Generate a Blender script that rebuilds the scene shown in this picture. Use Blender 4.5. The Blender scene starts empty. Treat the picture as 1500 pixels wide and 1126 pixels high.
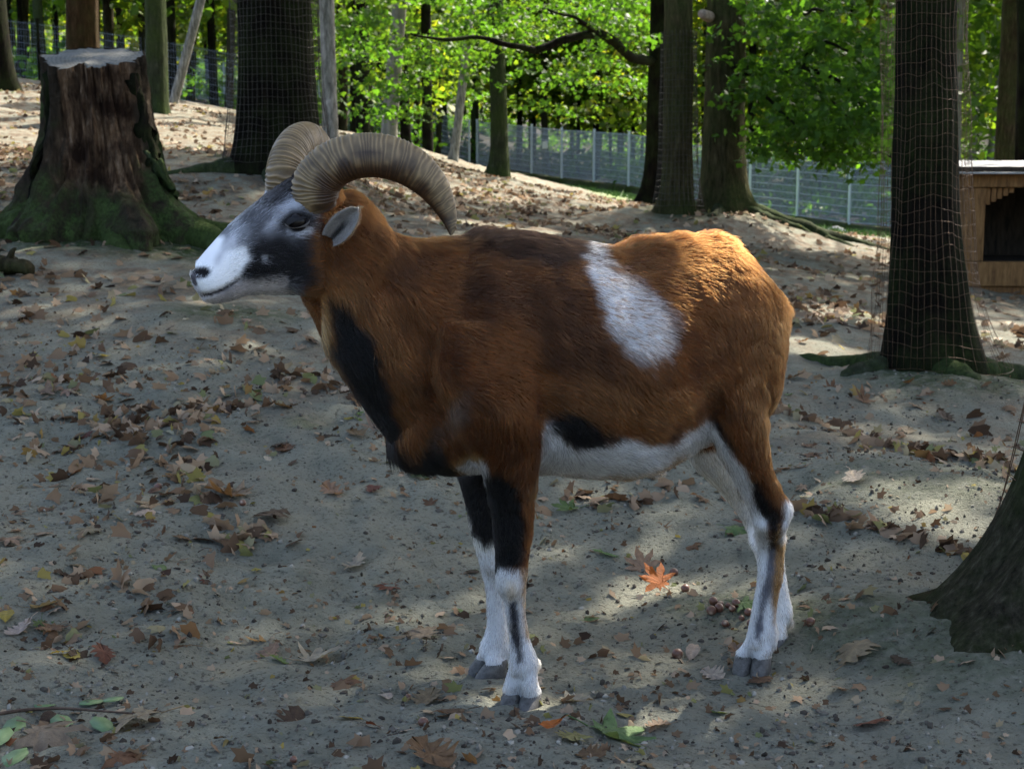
# Mouflon ram in a shaded woodland enclosure
import bpy, bmesh, math, random
import numpy as np
from mathutils import Vector, Matrix

R = math.radians
scene = bpy.context.scene
COL = scene.collection
rng = np.random.default_rng(7)
random.seed(7)

# ------------------------------------------------------------------ camera
FPX = 2060.0                      # focal length in pixels of the 1500 px wide photograph
CAM = np.array([0.0, 0.0, 0.87])  # crouching photographer
PITCH = math.atan(293 / FPX)
cd = bpy.data.cameras.new('camera')
cam = bpy.data.objects.new('camera', cd)
COL.objects.link(cam)
cam.location = CAM
cam.rotation_euler = (math.pi / 2 - PITCH, 0, 0)
cd.sensor_width = 36.0
cd.lens = FPX / 1500 * 36
cd.clip_start = 0.05
cd.clip_end = 2000
cd.dof.use_dof = True
cd.dof.focus_distance = 2.6
cd.dof.aperture_fstop = 13.0
scene.camera = cam

# ------------------------------------------------------------------ light
SUN_AZ, SUN_EL = R(38), R(47)     # the sun stands behind the ram, to its rump side
SUN_DIR = np.array([math.sin(SUN_AZ) * math.cos(SUN_EL), math.cos(SUN_AZ) * math.cos(SUN_EL), math.sin(SUN_EL)])
w = bpy.data.worlds.new('World')
scene.world = w
w.use_nodes = True
nt = w.node_tree
bgn = nt.nodes['Background']
sky = nt.nodes.new('ShaderNodeTexSky')
sky.sky_type = 'NISHITA'
sky.sun_disc = False
sky.sun_elevation = SUN_EL
sky.sun_rotation = SUN_AZ
sky.air_density = 0.8
sky.dust_density = 3.5
sky.ozone_density = 0.2
nt.links.new(sky.outputs[0], bgn.inputs['Color'])
bgn.inputs['Strength'].default_value = 0.15
sl = bpy.data.lights.new('sun', 'SUN')
sl.energy = 5.0
sl.angle = R(0.55)
sl.color = (1.0, 0.93, 0.82)
sun = bpy.data.objects.new('sun', sl)
COL.objects.link(sun)
sun.rotation_euler = Vector(-SUN_DIR).to_track_quat('-Z', 'Y').to_euler()
sun.location = SUN_DIR * 40
scene.view_settings.view_transform = 'Standard'
scene.view_settings.look = 'None'
scene.view_settings.gamma = 1.0
scene.view_settings.use_curve_mapping = False
scene.view_settings.exposure = 2.05
scene.cycles.max_bounces = 7
scene.cycles.diffuse_bounces = 3
scene.cycles.glossy_bounces = 2
scene.cycles.transmission_bounces = 5
scene.cycles.transparent_max_bounces = 6
scene.cycles.caustics_reflective = False
scene.cycles.caustics_refractive = False
scene.cycles.sample_clamp_indirect = 6.0
scene.cycles.use_denoising = True

# ------------------------------------------------------------------ helpers
_cp, _sp = math.cos(PITCH), math.sin(PITCH)
FWD = np.array([0, _cp, -_sp]); UPV = np.array([0, _sp, _cp]); RGT = np.array([1.0, 0, 0])

def ray(px, py):
    return FWD + (px - 750) / FPX * RGT - (py - 563) / FPX * UPV

def at_y(px, py, Y):                       # point seen at a pixel, at a known distance
    d = ray(px, py)
    return CAM + d * (Y / d[1])

def at_z(px, py, Z=0.0):                   # point seen at a pixel, on level ground
    d = ray(px, py)
    return CAM + d * ((Z - CAM[2]) / d[2])

def project(P):
    q = np.asarray(P, float) - CAM
    dep = q @ FWD
    return np.stack([750 + FPX * (q @ RGT) / dep, 563 - FPX * (q @ UPV) / dep], -1)

def _hash(ix, iy, iz, s):
    h = (ix * 374761393 + iy * 668265263 + iz * 2147483647 + s * 974634777) & 0xffffffff
    h = ((h ^ (h >> 13)) * 1274126177) & 0xffffffff
    return ((h ^ (h >> 16)) & 0xffff) / 65535.0

def vnoise(p, seed=0):                     # value noise in [-1, 1]
    p = np.asarray(p, float)
    i = np.floor(p).astype(np.int64); f = p - i
    u = f * f * (3 - 2 * f)
    out = 0
    for a in (0, 1):
        for b in (0, 1):
            for c in (0, 1):
                wt = (u[..., 0] if a else 1 - u[..., 0]) * (u[..., 1] if b else 1 - u[..., 1]) * (u[..., 2] if c else 1 - u[..., 2])
                out = out + wt * _hash(i[..., 0] + a, i[..., 1] + b, i[..., 2] + c, seed)
    return out * 2 - 1

def fbm(p, oct=4, seed=0, gain=0.5):
    p = np.asarray(p, float)
    t, amp, fr = 0, 1.0, 1.0
    for k in range(oct):
        t = t + amp * vnoise(p * fr + 17.3 * k, seed + k)
        amp *= gain; fr *= 2.03
    return t

def sstep(a, b, x):
    t = np.clip((x - a) / (b - a), 0, 1)
    return t * t * (3 - 2 * t)

def mesh_from(name, V, F, smooth=True):
    """V (n,3); F list of faces or (m,k) int array"""
    me = bpy.data.meshes.new(name)
    V = np.asarray(V, np.float32)
    if isinstance(F, np.ndarray):
        k = F.shape[1]; m = F.shape[0]
        me.vertices.add(len(V)); me.vertices.foreach_set('co', V.ravel())
        me.loops.add(m * k); me.loops.foreach_set('vertex_index', F.astype(np.int32).ravel())
        me.polygons.add(m)
        me.polygons.foreach_set('loop_start', np.arange(0, m * k, k, dtype=np.int32))
        me.polygons.foreach_set('loop_total', np.full(m, k, np.int32))
        me.update(calc_edges=True)
    else:
        me.from_pydata([tuple(v) for v in V.tolist()], [], F)
        me.update()
    me.polygons.foreach_set('use_smooth', np.full(len(me.polygons), smooth, bool))
    return me

def obj(name, me, mat=None, parent=None):
    o = bpy.data.objects.new(name, me)
    COL.objects.link(o)
    if mat is not None and me is not None and not me.materials:
        me.materials.append(mat)
    if parent is not None:
        o.parent = parent
    return o

def empty(name, loc=(0, 0, 0)):
    o = bpy.data.objects.new(name, None)
    COL.objects.link(o)
    o.location = loc
    o.empty_display_size = 0.1
    return o

def tag(o, label=None, cat=None, group=None, kind=None):
    if label: o['label'] = label
    if cat: o['category'] = cat
    if group: o['group'] = group
    if kind: o['kind'] = kind
    return o

def set_col(me, name, C):                  # per-vertex colour attribute
    a = me.attributes.new(name, 'FLOAT_COLOR', 'POINT')
    C = np.asarray(C, np.float32)
    if C.shape[1] == 3:
        C = np.concatenate([C, np.ones((len(C), 1), np.float32)], 1)
    a.data.foreach_set('color', C.ravel())

def get_co(me):
    a = np.empty(len(me.vertices) * 3, np.float32)
    me.vertices.foreach_get('co', a)
    return a.reshape(-1, 3).astype(float)

def catmull(A, sub):                       # A (n, k) -> dense
    A = np.asarray(A, float)
    P = np.vstack([2 * A[0] - A[1], A, 2 * A[-1] - A[-2]])
    out = []
    for i in range(1, len(P) - 2):
        p0, p1, p2, p3 = P[i - 1], P[i], P[i + 1], P[i + 2]
        for t in np.arange(sub) / sub:
            out.append(0.5 * (2 * p1 + (p2 - p0) * t + (2 * p0 - 5 * p1 + 4 * p2 - p3) * t * t + (3 * p1 - p0 - 3 * p2 + p3) * t ** 3))
    out.append(P[-2])
    return np.array(out)

def loft(stations, sub=4, n=28, e=2.0):
    """stations rows: centre(3), axis a(3), axis b(3); closed tube with capped ends"""
    S = catmull(stations, sub)
    th = np.arange(n) / n * 2 * math.pi
    c, s = np.cos(th), np.sin(th)
    c = np.sign(c) * np.abs(c) ** (2 / e); s = np.sign(s) * np.abs(s) ** (2 / e)
    V = S[:, None, 0:3] + c[None, :, None] * S[:, None, 3:6] + s[None, :, None] * S[:, None, 6:9]
    m = len(S)
    V = V.reshape(-1, 3)
    i = np.arange(m - 1)[:, None] * n; j = np.arange(n)[None, :]; k = (j + 1) % n
    F = np.stack([i + j, i + k, i + n + k, i + n + j], -1).reshape(-1, 4).tolist()
    V = np.vstack([V, S[0, :3], S[-1, :3]])
    a, b = len(V) - 2, len(V) - 1
    for q in range(n):
        F.append([a, (q + 1) % n, q])
        F.append([b, (m - 1) * n + q, (m - 1) * n + (q + 1) % n])
    return V, F

def tube(P, rad, n=10, sub=1):             # round tube along points, per-point radius
    P = np.asarray(P, float); rad = np.broadcast_to(np.asarray(rad, float), (len(P),))
    if sub > 1:
        D = catmull(np.column_stack([P, rad]), sub); P, rad = D[:, :3], np.maximum(D[:, 3], 1e-4)
    T = np.gradient(P, axis=0); T /= np.linalg.norm(T, axis=1)[:, None] + 1e-9
    ref = np.array([0.0, 0, 1]) if abs(T[len(T) // 2, 2]) < 0.8 else np.array([1.0, 0, 0])
    A = np.cross(T, ref); A /= np.linalg.norm(A, axis=1)[:, None] + 1e-9
    B = np.cross(T, A)
    th = np.arange(n) / n * 2 * math.pi
    V = P[:, None] + rad[:, None, None] * (np.cos(th)[None, :, None] * A[:, None] + np.sin(th)[None, :, None] * B[:, None])
    m = len(P)
    i = np.arange(m - 1)[:, None] * n; j = np.arange(n)[None, :]; k = (j + 1) % n
    F = np.stack([i + j, i + n + j, i + n + k, i + k], -1).reshape(-1, 4).tolist()
    F.append(list(range(n))); F.append([(m - 1) * n + q for q in range(n)][::-1])
    return V.reshape(-1, 3), F

def merge(parts):
    V, F, o = [], [], 0
    for v, f in parts:
        V.append(np.asarray(v)); F += [[q + o for q in t] for t in f]; o += len(v)
    return np.vstack(V), F

class NT:                                  # tiny node helper
    def __init__(s, name):
        s.m = bpy.data.materials.new(name); s.m.use_nodes = True
        s.t = s.m.node_tree; s.b = s.t.nodes['Principled BSDF']; s.out = s.t.nodes['Material Output']
    def n(s, ty, **k):
        x = s.t.nodes.new('ShaderNode' + ty)
        for a, v in k.items():
            if a.startswith('_'):
                x.inputs[a[1:].replace('_', ' ')].default_value = v
            else:
                setattr(x, a, v)
        return x
    def l(s, a, b): s.t.links.new(a, b)
    def coord(s, scale=1.0, kind='Object', vec=None):
        c = s.n('TexCoord'); mp = s.n('Mapping')
        mp.inputs['Scale'].default_value = (scale,) * 3 if not hasattr(scale, '__len__') else scale
        s.l(c.outputs[kind], mp.inputs['Vector']); return mp.outputs[0]
    def noise(s, scale, detail=6, rough=0.6, co=None, out='Fac'):
        x = s.n('TexNoise'); x.inputs['Scale'].default_value = scale; x.inputs['Detail'].default_value = detail
        x.inputs['Roughness'].default_value = rough
        if co is not None: s.l(co, x.inputs['Vector'])
        return x.outputs[out]
    def ramp(s, fac, stops):
        x = s.n('ValToRGB'); el = x.color_ramp.elements
        while len(el) < len(stops): el.new(0.5)
        for e_, (p, c) in zip(el, stops):
            e_.position = p; e_.color = (*c, 1) if len(c) == 3 else c
        s.l(fac, x.inputs[0]); return x.outputs[0]
    def mix(s, fac, a, b, blend='MIX'):
        x = s.n('Mix', data_type='RGBA', blend_type=blend)
        for q, v in ((0, fac), (6, a), (7, b)):
            if isinstance(v, (int, float)): x.inputs[q].default_value = v
            elif isinstance(v, tuple): x.inputs[q].default_value = (*v, 1)
            else: s.l(v, x.inputs[q])
        return x.outputs[2]
    def math(s, op, a, b=None, clamp=False):
        x = s.n('Math', operation=op, use_clamp=clamp)
        for q, v in ((0, a), (1, b)):
            if v is None: continue
            if isinstance(v, (int, float)): x.inputs[q].default_value = v
            else: s.l(v, x.inputs[q])
        return x.outputs[0]
    def attr(s, name, out='Color'):
        x = s.n('Attribute', attribute_name=name); return x.outputs[out]
    def bump(s, h, strength=0.5, dist=0.01):
        x = s.n('Bump'); x.inputs['Strength'].default_value = strength; x.inputs['Distance'].default_value = dist
        s.l(h, x.inputs['Height']); s.l(x.outputs[0], s.b.inputs['Normal']); return x
    def base(s, c, rough=0.8, spec=0.3):
        if isinstance(c, tuple): s.b.inputs['Base Color'].default_value = (*c, 1)
        else: s.l(c, s.b.inputs['Base Color'])
        s.b.inputs['Roughness'].default_value = rough
        s.b.inputs['Specular IOR Level'].default_value = spec
        return s.m
# ================================================================== terrain
CP = [  # pixel x, pixel y, distance: ground seen there
    (750, 1126, 1.95), (60, 1126, 1.98), (1440, 1126, 1.95), (738, 1017, 2.28), (1120, 968, 2.46), (300, 800, 3.05), (0, 700, 3.5), (1400, 760, 3.2), (1250, 620, 4.6),
    (0, 470, 5.6), (300, 470, 5.7), (20, 345, 8.3), (160, 352, 8.0), (300, 362, 7.8), (400, 245, 12), (620, 300, 13), (720, 338, 10.2), (90, 215, 14.5), (300, 215, 15), (20, 128, 22), (300, 168, 21),
    (560, 205, 25), (735, 262, 24), (860, 290, 22), (1000, 338, 14), (1070, 335, 14.5), (1200, 372, 12.5), (1365, 560, 5.75), (1290, 350, 22), (1250, 345, 30),
    (1250, 340, 36), (1090, 318, 40), (950, 285, 45), (860, 276, 48), (775, 262, 50), (700, 250, 53), (550, 205, 54), (300, 150, 56), (100, 120, 60), (1450, 432, 10.8), (1500, 395, 15),
    (1200, 296, 48), (1450, 250, 60), (700, 215, 72), (1100, 268, 70), (300, 120, 80)]
_c = [at_y(x, y, d) for x, y, d in CP]
_c += [np.array(q, float) for q in [(-4, 2.4, .10), (4, 2.4, -.08), (0, -3, -.05), (-12, 5, 1.2), (12, 5, -.6), (0, -14, -.3), (-20, -6, .8), (20, -6, -1.0), (-25, 25, 4.5), (26, 25, -.6), (40, 60, 1.0), (-50, 60, 7), (-60, 0, 6), (60, 0, -2),
                                   (0, 100, 4.0), (-40, 100, 6.5), (40, 100, 4.0), (0, -40, -1)]]
_c = np.array(_c)
def _tps(r2): return np.where(r2 > 1e-9, .5 * r2 * np.log(r2 + 1e-12), 0)
_K = _tps(((_c[:, None, :2] - _c[None, :, :2]) ** 2).sum(-1)); _K += np.eye(len(_c)) * .6
_Pm = np.column_stack([np.ones(len(_c)), _c[:, :2]])
_A = np.block([[_K, _Pm], [_Pm.T, np.zeros((3, 3))]])
_W = np.linalg.solve(_A, np.concatenate([_c[:, 2], np.zeros(3)]))
MOUNDS = []   # x, y, radius, height: swellings around trunks and over roots
def mound(px, py, d, r, h):
    p = at_y(px, py, d); MOUNDS.append((p[0], p[1], r, h))
mound(160, 350, 8.0, .9, .10); mound(1372, 560, 5.7, .45, .05); mound(1210, 905, 2.63, .16, .030); mound(1330, 880, 2.75, .22, .02); mound(1060, 850, 2.8, .12, .022)
MOUNDS.append((.96, 2.42, .30, .085)); mound(1480, 610, 5.2, .4, .06); mound(430, 570, 4.2, .30, .035); mound(330, 460, 5.8, .4, .05); mound(1400, 700, 3.6, .3, .03); mound(400, 245, 12, .8, .12); mound(1030, 340, 14.2, 1.1, .2); mound(1290, 760, 3.25, .35, .02)
def height(x, y, fine=True):
    x = np.asarray(x, float); y = np.asarray(y, float); sh = x.shape
    q = np.column_stack([np.clip(x.ravel(), -70, 70), np.clip(y.ravel(), -40, 105)])
    z = np.zeros(len(q))
    for s in range(0, len(q), 40000):
        b = q[s:s + 40000]
        z[s:s + 40000] = _tps(((b[:, None] - _c[None, :, :2]) ** 2).sum(-1)) @ _W[:len(_c)] + np.column_stack([np.ones(len(b)), b]) @ _W[len(_c):]
    q0 = np.column_stack([x.ravel(), y.ravel()])
    z = z + 30 * sstep(105, 330, q0[:, 1]) 
    for mx, my, mr, mh in MOUNDS:
        z += mh * np.exp(-((q0[:, 0] - mx) ** 2 + (q0[:, 1] - my) ** 2) / mr ** 2)
    if fine:
        P3 = np.column_stack([q0, np.zeros(len(q0))])
        far = sstep(4, 14, q0[:, 1])
        foot = np.exp(-((q0[:, 0] - .18) ** 2 + (q0[:, 1] - 2.4) ** 2) / .45 ** 2)
        z = z + (.022 * fbm(P3 * 1.7, 3, 60) * (1 - .6 * foot)) * (1 + far) + .0085 * fbm(P3 * 9, 3, 61) * (1 - .4 * foot) + .0048 * fbm(P3 * 38, 3, 62, .65) * (1 - far)
        z = z + .010 * fbm(P3 * 4.2, 2, 64) * (1 - .7 * foot)
        # shallow trampled hollows
        tr = np.maximum(0, vnoise(P3 * 5.5, 63) - .35); z = z - .030 * tr * (1 - .5 * foot)
    return z.reshape(sh)
# settle the soil under the ram's four feet to level zero
FEET = np.array([at_z(x, y)[:2] for x, y in ((762, 1046), (713, 992), (1101, 990), (1125, 957))])
_fz = height(FEET[:, 0], FEET[:, 1], False); _co = np.linalg.lstsq(np.column_stack([np.ones(4), FEET]), _fz, rcond=None)[0]
_height = height
def height(x, y, fine=True):
    z = _height(x, y, fine); x = np.asarray(x, float); y = np.asarray(y, float)
    wt = np.exp(-(((x - .2) / 1.3) ** 2 + ((y - 2.4) / 1.1) ** 2) ** 1.5)
    return z - wt * (_co[0] + _co[1] * x + _co[2] * y)
def gz(x, y): return float(height(np.array([float(x)]), np.array([float(y)]))[0])

def build_ground():
    n = 600; a = .68
    tx = np.linspace(-math.asinh(170 / a), math.asinh(170 / a), n)
    ty = np.linspace(-math.asinh(40 / a), math.asinh(360 / a), n)
    xs = .1 + a * np.sinh(tx); ys = 2.5 + a * np.sinh(ty)
    Xg, Yg = np.meshgrid(xs, ys)
    Zg = height(Xg, Yg)
    V = np.stack([Xg, Yg, Zg], -1).reshape(-1, 3)
    i = np.arange(n - 1)[:, None] * n; j = np.arange(n - 1)[None, :]
    F = np.stack([i + j, i + j + 1, i + n + j + 1, i + n + j], -1).reshape(-1, 4)
    me = mesh_from('ground', V, F)
    # cover: red = moss, green = grass, blue = old leaf mould
    P3 = V * np.array([1, 1, 0]); nz = fbm(P3 * 1.3, 4, 70)
    moss = np.zeros(len(V))
    for px, py, d, r, st in [(150, 345, 8.0, 1.0, 1), (250, 360, 7.8, .6, 1), (350, 390, 7.0, .3, .7), (330, 460, 5.8, .28, .8), (450, 578, 4.15, .16, .7), (1390, 580, 5.65, .55, .9), (1470, 590, 5.6, .5, .9), (400, 245, 12, .7, .8), (1060, 345, 14.2, .9, .8),
                             (1230, 920, 2.6, .14, .55), (1060, 850, 2.8, .10, .45), (1420, 1010, 2.45, .2, .5), (1400, 700, 3.6, .28, .35)]:
        p = at_y(px, py, d); q = np.hypot(V[:, 0] - p[0], V[:, 1] - p[1]) / r
        moss = np.maximum(moss, st * sstep(1.25, .35, q + .45 * nz))
    gl = .5 * sstep(20, 24, V[:, 1] + 3 * nz) * sstep(-1.5, 1, V[:, 0])
    fl = FENCE_SIDE(V[:, 0], V[:, 1])                         # metres in front of the fence
    grass = sstep(13, 8.5, fl + 2 * nz) * sstep(-.5, .4, fl) * sstep(1.0, 2.2, V[:, 0] + .6 * nz) * sstep(20.5, 23, V[:, 1])
    mould = sstep(3.5, 9, V[:, 1] + 1.5 * nz - .4 * V[:, 0]) * .8
    mould = np.maximum(mould, sstep(.1, .9, fbm(P3 * .9, 3, 71)) * .5 * sstep(2.6, 3.6, V[:, 1]))
    wood = sstep(.3, 1.2, -fl) * sstep(-4, 1, V[:, 0] + (V[:, 1] - 45) * .2) + sstep(30, 38, V[:, 1] + 2 * nz) * sstep(1, -4, V[:, 0])  # wood floor beyond the fence, its colour darkened to stand for canopy shade
    set_col(me, 'cover', np.column_stack([moss, grass, mould])); a_ = me.attributes.new('shaded_floor', 'FLOAT', 'POINT'); a_.data.foreach_set('value', np.clip(wood, 0, 1).astype(np.float32))
    k = NT('forest_soil')
    co = k.coord(1.0)
    big = k.noise(1.1, 5, .6, co); med = k.noise(14, 6, .65, co); fin = k.noise(90, 5, .7, co); gr = k.noise(330, 3, .7, co)
    soil = k.ramp(med, [(.25, (.108, .112, .086)), (.5, (.198, .202, .158)), (.78, (.275, .278, .222))])
    soil = k.mix(k.ramp(big, [(.38, (0, 0, 0)), (.62, (1, 1, 1))]), soil, (.222, .216, .165), 'MIX')
    soil = k.mix(k.math('MULTIPLY', k.ramp(fin, [(.36, (1, 1, 1)), (.46, (0, 0, 0))]), .8), soil, (.050, .042, .034))
    soil = k.mix(k.math('MULTIPLY', k.ramp(gr, [(.66, (0, 0, 0)), (.76, (1, 1, 1))]), .4), soil, (.40, .38, .33))
    sep = k.n('SeparateColor'); k.l(k.attr('cover'), sep.inputs[0])
    mouldc = k.ramp(k.noise(34, 4, .75, co), [(.3, (.035, .025, .018)), (.5, (.11, .072, .045)), (.7, (.24, .155, .095))])
    soil = k.mix(k.math('MULTIPLY', sep.outputs[2], k.ramp(k.noise(7, 4, .7, co), [(.40, (0, 0, 0)), (.58, (1, 1, 1))])), soil, mouldc)
    mossc = k.ramp(k.noise(60, 5, .7, co), [(.3, (.016, .024, .009)), (.55, (.040, .062, .018)), (.75, (.075, .100, .036))])
    soil = k.mix(k.math('MULTIPLY', sep.outputs[0], k.ramp(k.noise(22, 5, .7, co), [(.34, (0, 0, 0)), (.55, (1, 1, 1))])), soil, mossc)
    grassc = k.ramp(k.noise(5, 6, .7, co), [(.3, (.09, .17, .04)), (.7, (.18, .28, .075))])
    soil = k.mix(sep.outputs[1], soil, grassc)
    soil = k.mix(k.attr('shaded_floor', 'Fac'), soil, k.ramp(k.noise(3, 6, .7, co), [(.3, (.014, .013, .010)), (.7, (.055, .050, .040))]))
    k.base(soil, .95, .12)
    h = k.math('ADD', k.math('MULTIPLY', fin, 1.0), k.math('MULTIPLY', gr, .35))
    h = k.math('ADD', h, k.math('MULTIPLY', med, 1.6))
    k.bump(h, 1.0, .018)
    o = obj('ground', me, k.m)
    tag(o, kind='structure')
# the fence line (world): from the far wood down to the right
FA, FB = np.array([-1.3, 53.0]), np.array([9.6, 34.5])
_fd = (FB - FA) / np.linalg.norm(FB - FA); _fn = np.array([_fd[1], -_fd[0]])
if _fn[1] > 0: _fn = -_fn
def FENCE_SIDE(x, y): return (np.asarray(x) - FA[0]) * _fn[0] + (np.asarray(y) - FA[1]) * _fn[1]
build_ground()
# ================================================================== trees
def bark_mat(name, c0, c1, c2, moss=0.0, scale=1.0, bumpd=.02, mossy_z=1.2):
    k = NT(name)
    co = k.coord((9 * scale, 9 * scale, 1.6 * scale)); co1 = k.coord(1.0)
    a = k.noise(3.2, 7, .68, co); b = k.noise(22, 5, .7, k.coord((1, 1, .35)))
    c = k.ramp(a, [(.30, c0), (.52, c1), (.75, c2)])
    c = k.mix(.5, c, k.ramp(b, [(.35, c0), (.65, c2)]), 'MULTIPLY') if False else k.mix(k.math('MULTIPLY', k.ramp(b, [(.35, (1, 1, 1)), (.55, (0, 0, 0))]), .5), c, c0)
    if moss:
        m = k.ramp(k.noise(2.3, 6, .7, co1), [(.45 - .1 * moss, (0, 0, 0)), (.66 - .1 * moss, (1, 1, 1))])
        c = k.mix(k.math('MULTIPLY', m, moss), c, k.ramp(k.noise(50, 4, .7, co1), [(.3, (.012, .020, .006)), (.7, (.050, .075, .018))]))
    k.base(c, .95, .04)
    k.bump(k.math('ADD', a, k.math('MULTIPLY', b, .4)), .9, bumpd)
    return k.m
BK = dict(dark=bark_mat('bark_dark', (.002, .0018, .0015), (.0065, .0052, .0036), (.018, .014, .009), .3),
          brown=bark_mat('bark_brown', (.010, .006, .003), (.034, .019, .009), (.070, .042, .021), .2),
          oak=bark_mat('bark_oak', (.008, .006, .004), (.030, .023, .013), (.068, .054, .032), .4),
          grey=bark_mat('bark_grey', (.10, .10, .09), (.20, .19, .165), (.32, .30, .26), .35, .6, .006),
          pale=bark_mat('bark_pale', (.05, .047, .042), (.22, .212, .19), (.42, .41, .38), .25, 1.2, .010),
          pair=bark_mat('bark_pair', (.012, .010, .005), (.050, .042, .020), (.115, .095, .048), .5),
          near=bark_mat('bark_near', (.010, .009, .006), (.050, .045, .030), (.13, .117, .080), .7, 2.2, .04),
          mossy=bark_mat('bark_mossy', (.010, .011, .007), (.030, .034, .020), (.075, .080, .052), .7))

def leaf_mat(name, stops, trans=.6, sat=1.0):
    k = NT(name)
    oi = k.n('ObjectInfo')
    geo = k.n('NewGeometry') if False else None
    c = k.ramp(k.attr('tint', 'Fac'), stops)
    k.base(c, .55, .25)
    tr = k.n('BsdfTranslucent'); k.l(k.mix(1.0, c, (1.40, 1.5, .46), 'MULTIPLY'), tr.inputs['Color'])
    mx = k.n('MixShader'); mx.inputs[0].default_value = trans
    k.l(k.b.outputs[0], mx.inputs[1]); k.l(tr.outputs[0], mx.inputs[2]); k.l(mx.outputs[0], k.out.inputs['Surface'])
    return k.m
LF = dict(deep=leaf_mat('leaf_deep_green', [(0, (.030, .070, .012)), (.5, (.050, .115, .018)), (1, (.085, .170, .026))]),
          bright=leaf_mat('leaf_bright_green', [(0, (.034, .074, .012)), (.5, (.066, .125, .018)), (1, (.145, .195, .026))]),
          yellow=leaf_mat('leaf_yellow_green', [(0, (.07, .115, .016)), (.5, (.14, .19, .024)), (1, (.30, .28, .035))]))

# leaf outline, lobed, unit length
LOBED = np.array([(0, 0), (.28, -.02), (.5, .12), (.36, .30), (.52, .55), (.22, .58), (0, 1.0), (-.22, .58), (-.52, .55), (-.36, .30), (-.5, .12), (-.28, -.02)])
KITE = np.array([(0, 0), (.34, .38), (0, 1.0), (-.34, .38)])
OVAL = np.array([(0, 0), (.26, .2), (.32, .5), (.2, .8), (0, 1.0), (-.2, .8), (-.32, .5), (-.26, .2)])

def leaf_cloud(C, size, outline, flat=.55, g=rng, face=None):
    """one leaf per row of C; flat: 0 any orientation, 1 level"""
    C = np.asarray(C, float); n = len(C); m = len(outline)
    nrm = g.normal(0, 1, (n, 3)) * (1 - flat); nrm[:, 2] += flat * 1.2 + .05
    nrm /= np.linalg.norm(nrm, axis=1)[:, None]
    d = g.normal(0, 1, (n, 3)); d[:, 2] -= .5; d -= (d * nrm).sum(1)[:, None] * nrm; d /= np.linalg.norm(d, axis=1)[:, None] + 1e-9
    s = np.cross(nrm, d)
    sz = size * g.uniform(.6, 1.25, n)
    ox, oy = outline[:, 0], outline[:, 1] - .3
    bend = -.22 * (ox ** 2) * 2 - .18 * np.maximum(0, oy) ** 2
    V = C[:, None] + sz[:, None, None] * (ox[None, :, None] * s[:, None] + oy[None, :, None] * d[:, None] + bend[None, :, None] * nrm[:, None])
    F = (np.arange(n)[:, None] * m + np.arange(m)[None, :])
    tint = np.repeat(np.clip(g.normal(.45, .22, n) + .25 * vnoise(C * .8, 5), 0, 1), m)
    return V.reshape(-1, 3), F, tint

def leaf_mesh(name, C, size, outline, flat=.55, mat=None):
    V, F, t = leaf_cloud(C, size, outline, flat)
    me = mesh_from(name, V, F, False)
    a = me.attributes.new('tint', 'FLOAT', 'POINT'); a.data.foreach_set('value', t.astype(np.float32))
    if mat: me.materials.append(mat)
    return me

def sprays(g, n_spray, per, centre, radii, spread=.45, thick=.07, shell=False):
    """leaf centres grouped in flat sprays inside an ellipsoid"""
    c = g.normal(0, 1, (n_spray, 3)); c /= np.linalg.norm(c, axis=1)[:, None]
    c *= (g.random(n_spray) ** (1 / 3 if not shell else .12))[:, None]
    c = np.asarray(centre) + c * np.asarray(radii)
    tilt = g.normal(0, .22, (n_spray, 2))
    r = np.sqrt(g.random((n_spray, per))) * spread * g.uniform(.6, 1.3, (n_spray, 1)); a = g.random((n_spray, per)) * 2 * math.pi
    dx, dy = r * np.cos(a), r * np.sin(a)
    dz = dx * tilt[:, :1] + dy * tilt[:, 1:] - .25 * r ** 2 / spread + g.normal(0, thick, r.shape)
    return (c[:, None] + np.stack([dx, dy, dz], -1)).reshape(-1, 3)

def trunk_mesh(name, r0, H, lean=(0, 0), bend=(0, 0), flare=1.0, lobes=None, nseg=24, nring=40, ridge=.06, seed=1, base=-.35, taper=.4, rough=1.0, lobe_h=None):
    """trunk in local coords, base at the origin"""
    t = np.linspace(0, 1, nring) ** 1.8
    z = base + t * (H - base)
    zz = np.maximum(z, 0)
    cx = lean[0] * zz + bend[0] * np.sin(zz / H * math.pi * 1.5) ; cy = lean[1] * zz + bend[1] * np.sin(zz / H * 4)
    th = np.arange(nseg) / nseg * 2 * math.pi
    rz = r0 * (1 - taper * zz / H)
    Rr = np.repeat(rz[:, None], nseg, 1)
    fz = np.exp(-zz / (r0 * 1.5))
    Rr = Rr * (1 + .32 * flare * fz[:, None])
    if lobes:
        for ang, wd, st in lobes:
            da = (th - ang + math.pi) % (2 * math.pi) - math.pi
            Rr = Rr + r0 * st * np.exp(-(da / wd) ** 2)[None, :] * np.exp(-zz / (lobe_h or r0 * 1.1))[:, None]
    q = np.stack([np.cos(th)[None] * np.ones_like(z)[:, None] * 2.2, np.sin(th)[None] * np.ones_like(z)[:, None] * 2.2, z[:, None] * np.ones_like(th)[None] * .55 / r0 * .25], -1)
    Rr = Rr * (1 + .07 * fbm(q, 2, seed) + ridge * fbm(q * np.array([2.6, 2.6, .8]), 3, seed + 3, .6))
    V = np.stack([cx[:, None] + Rr * np.cos(th)[None], cy[:, None] + Rr * np.sin(th)[None], np.repeat(z[:, None], nseg, 1)], -1).reshape(-1, 3)
    i = np.arange(nring - 1)[:, None] * nseg; j = np.arange(nseg)[None, :]; k = (j + 1) % nseg
    F = np.stack([i + j, i + k, i + nseg + k, i + nseg + j], -1).reshape(-1, 4)
    return mesh_from(name, V, F)

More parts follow.
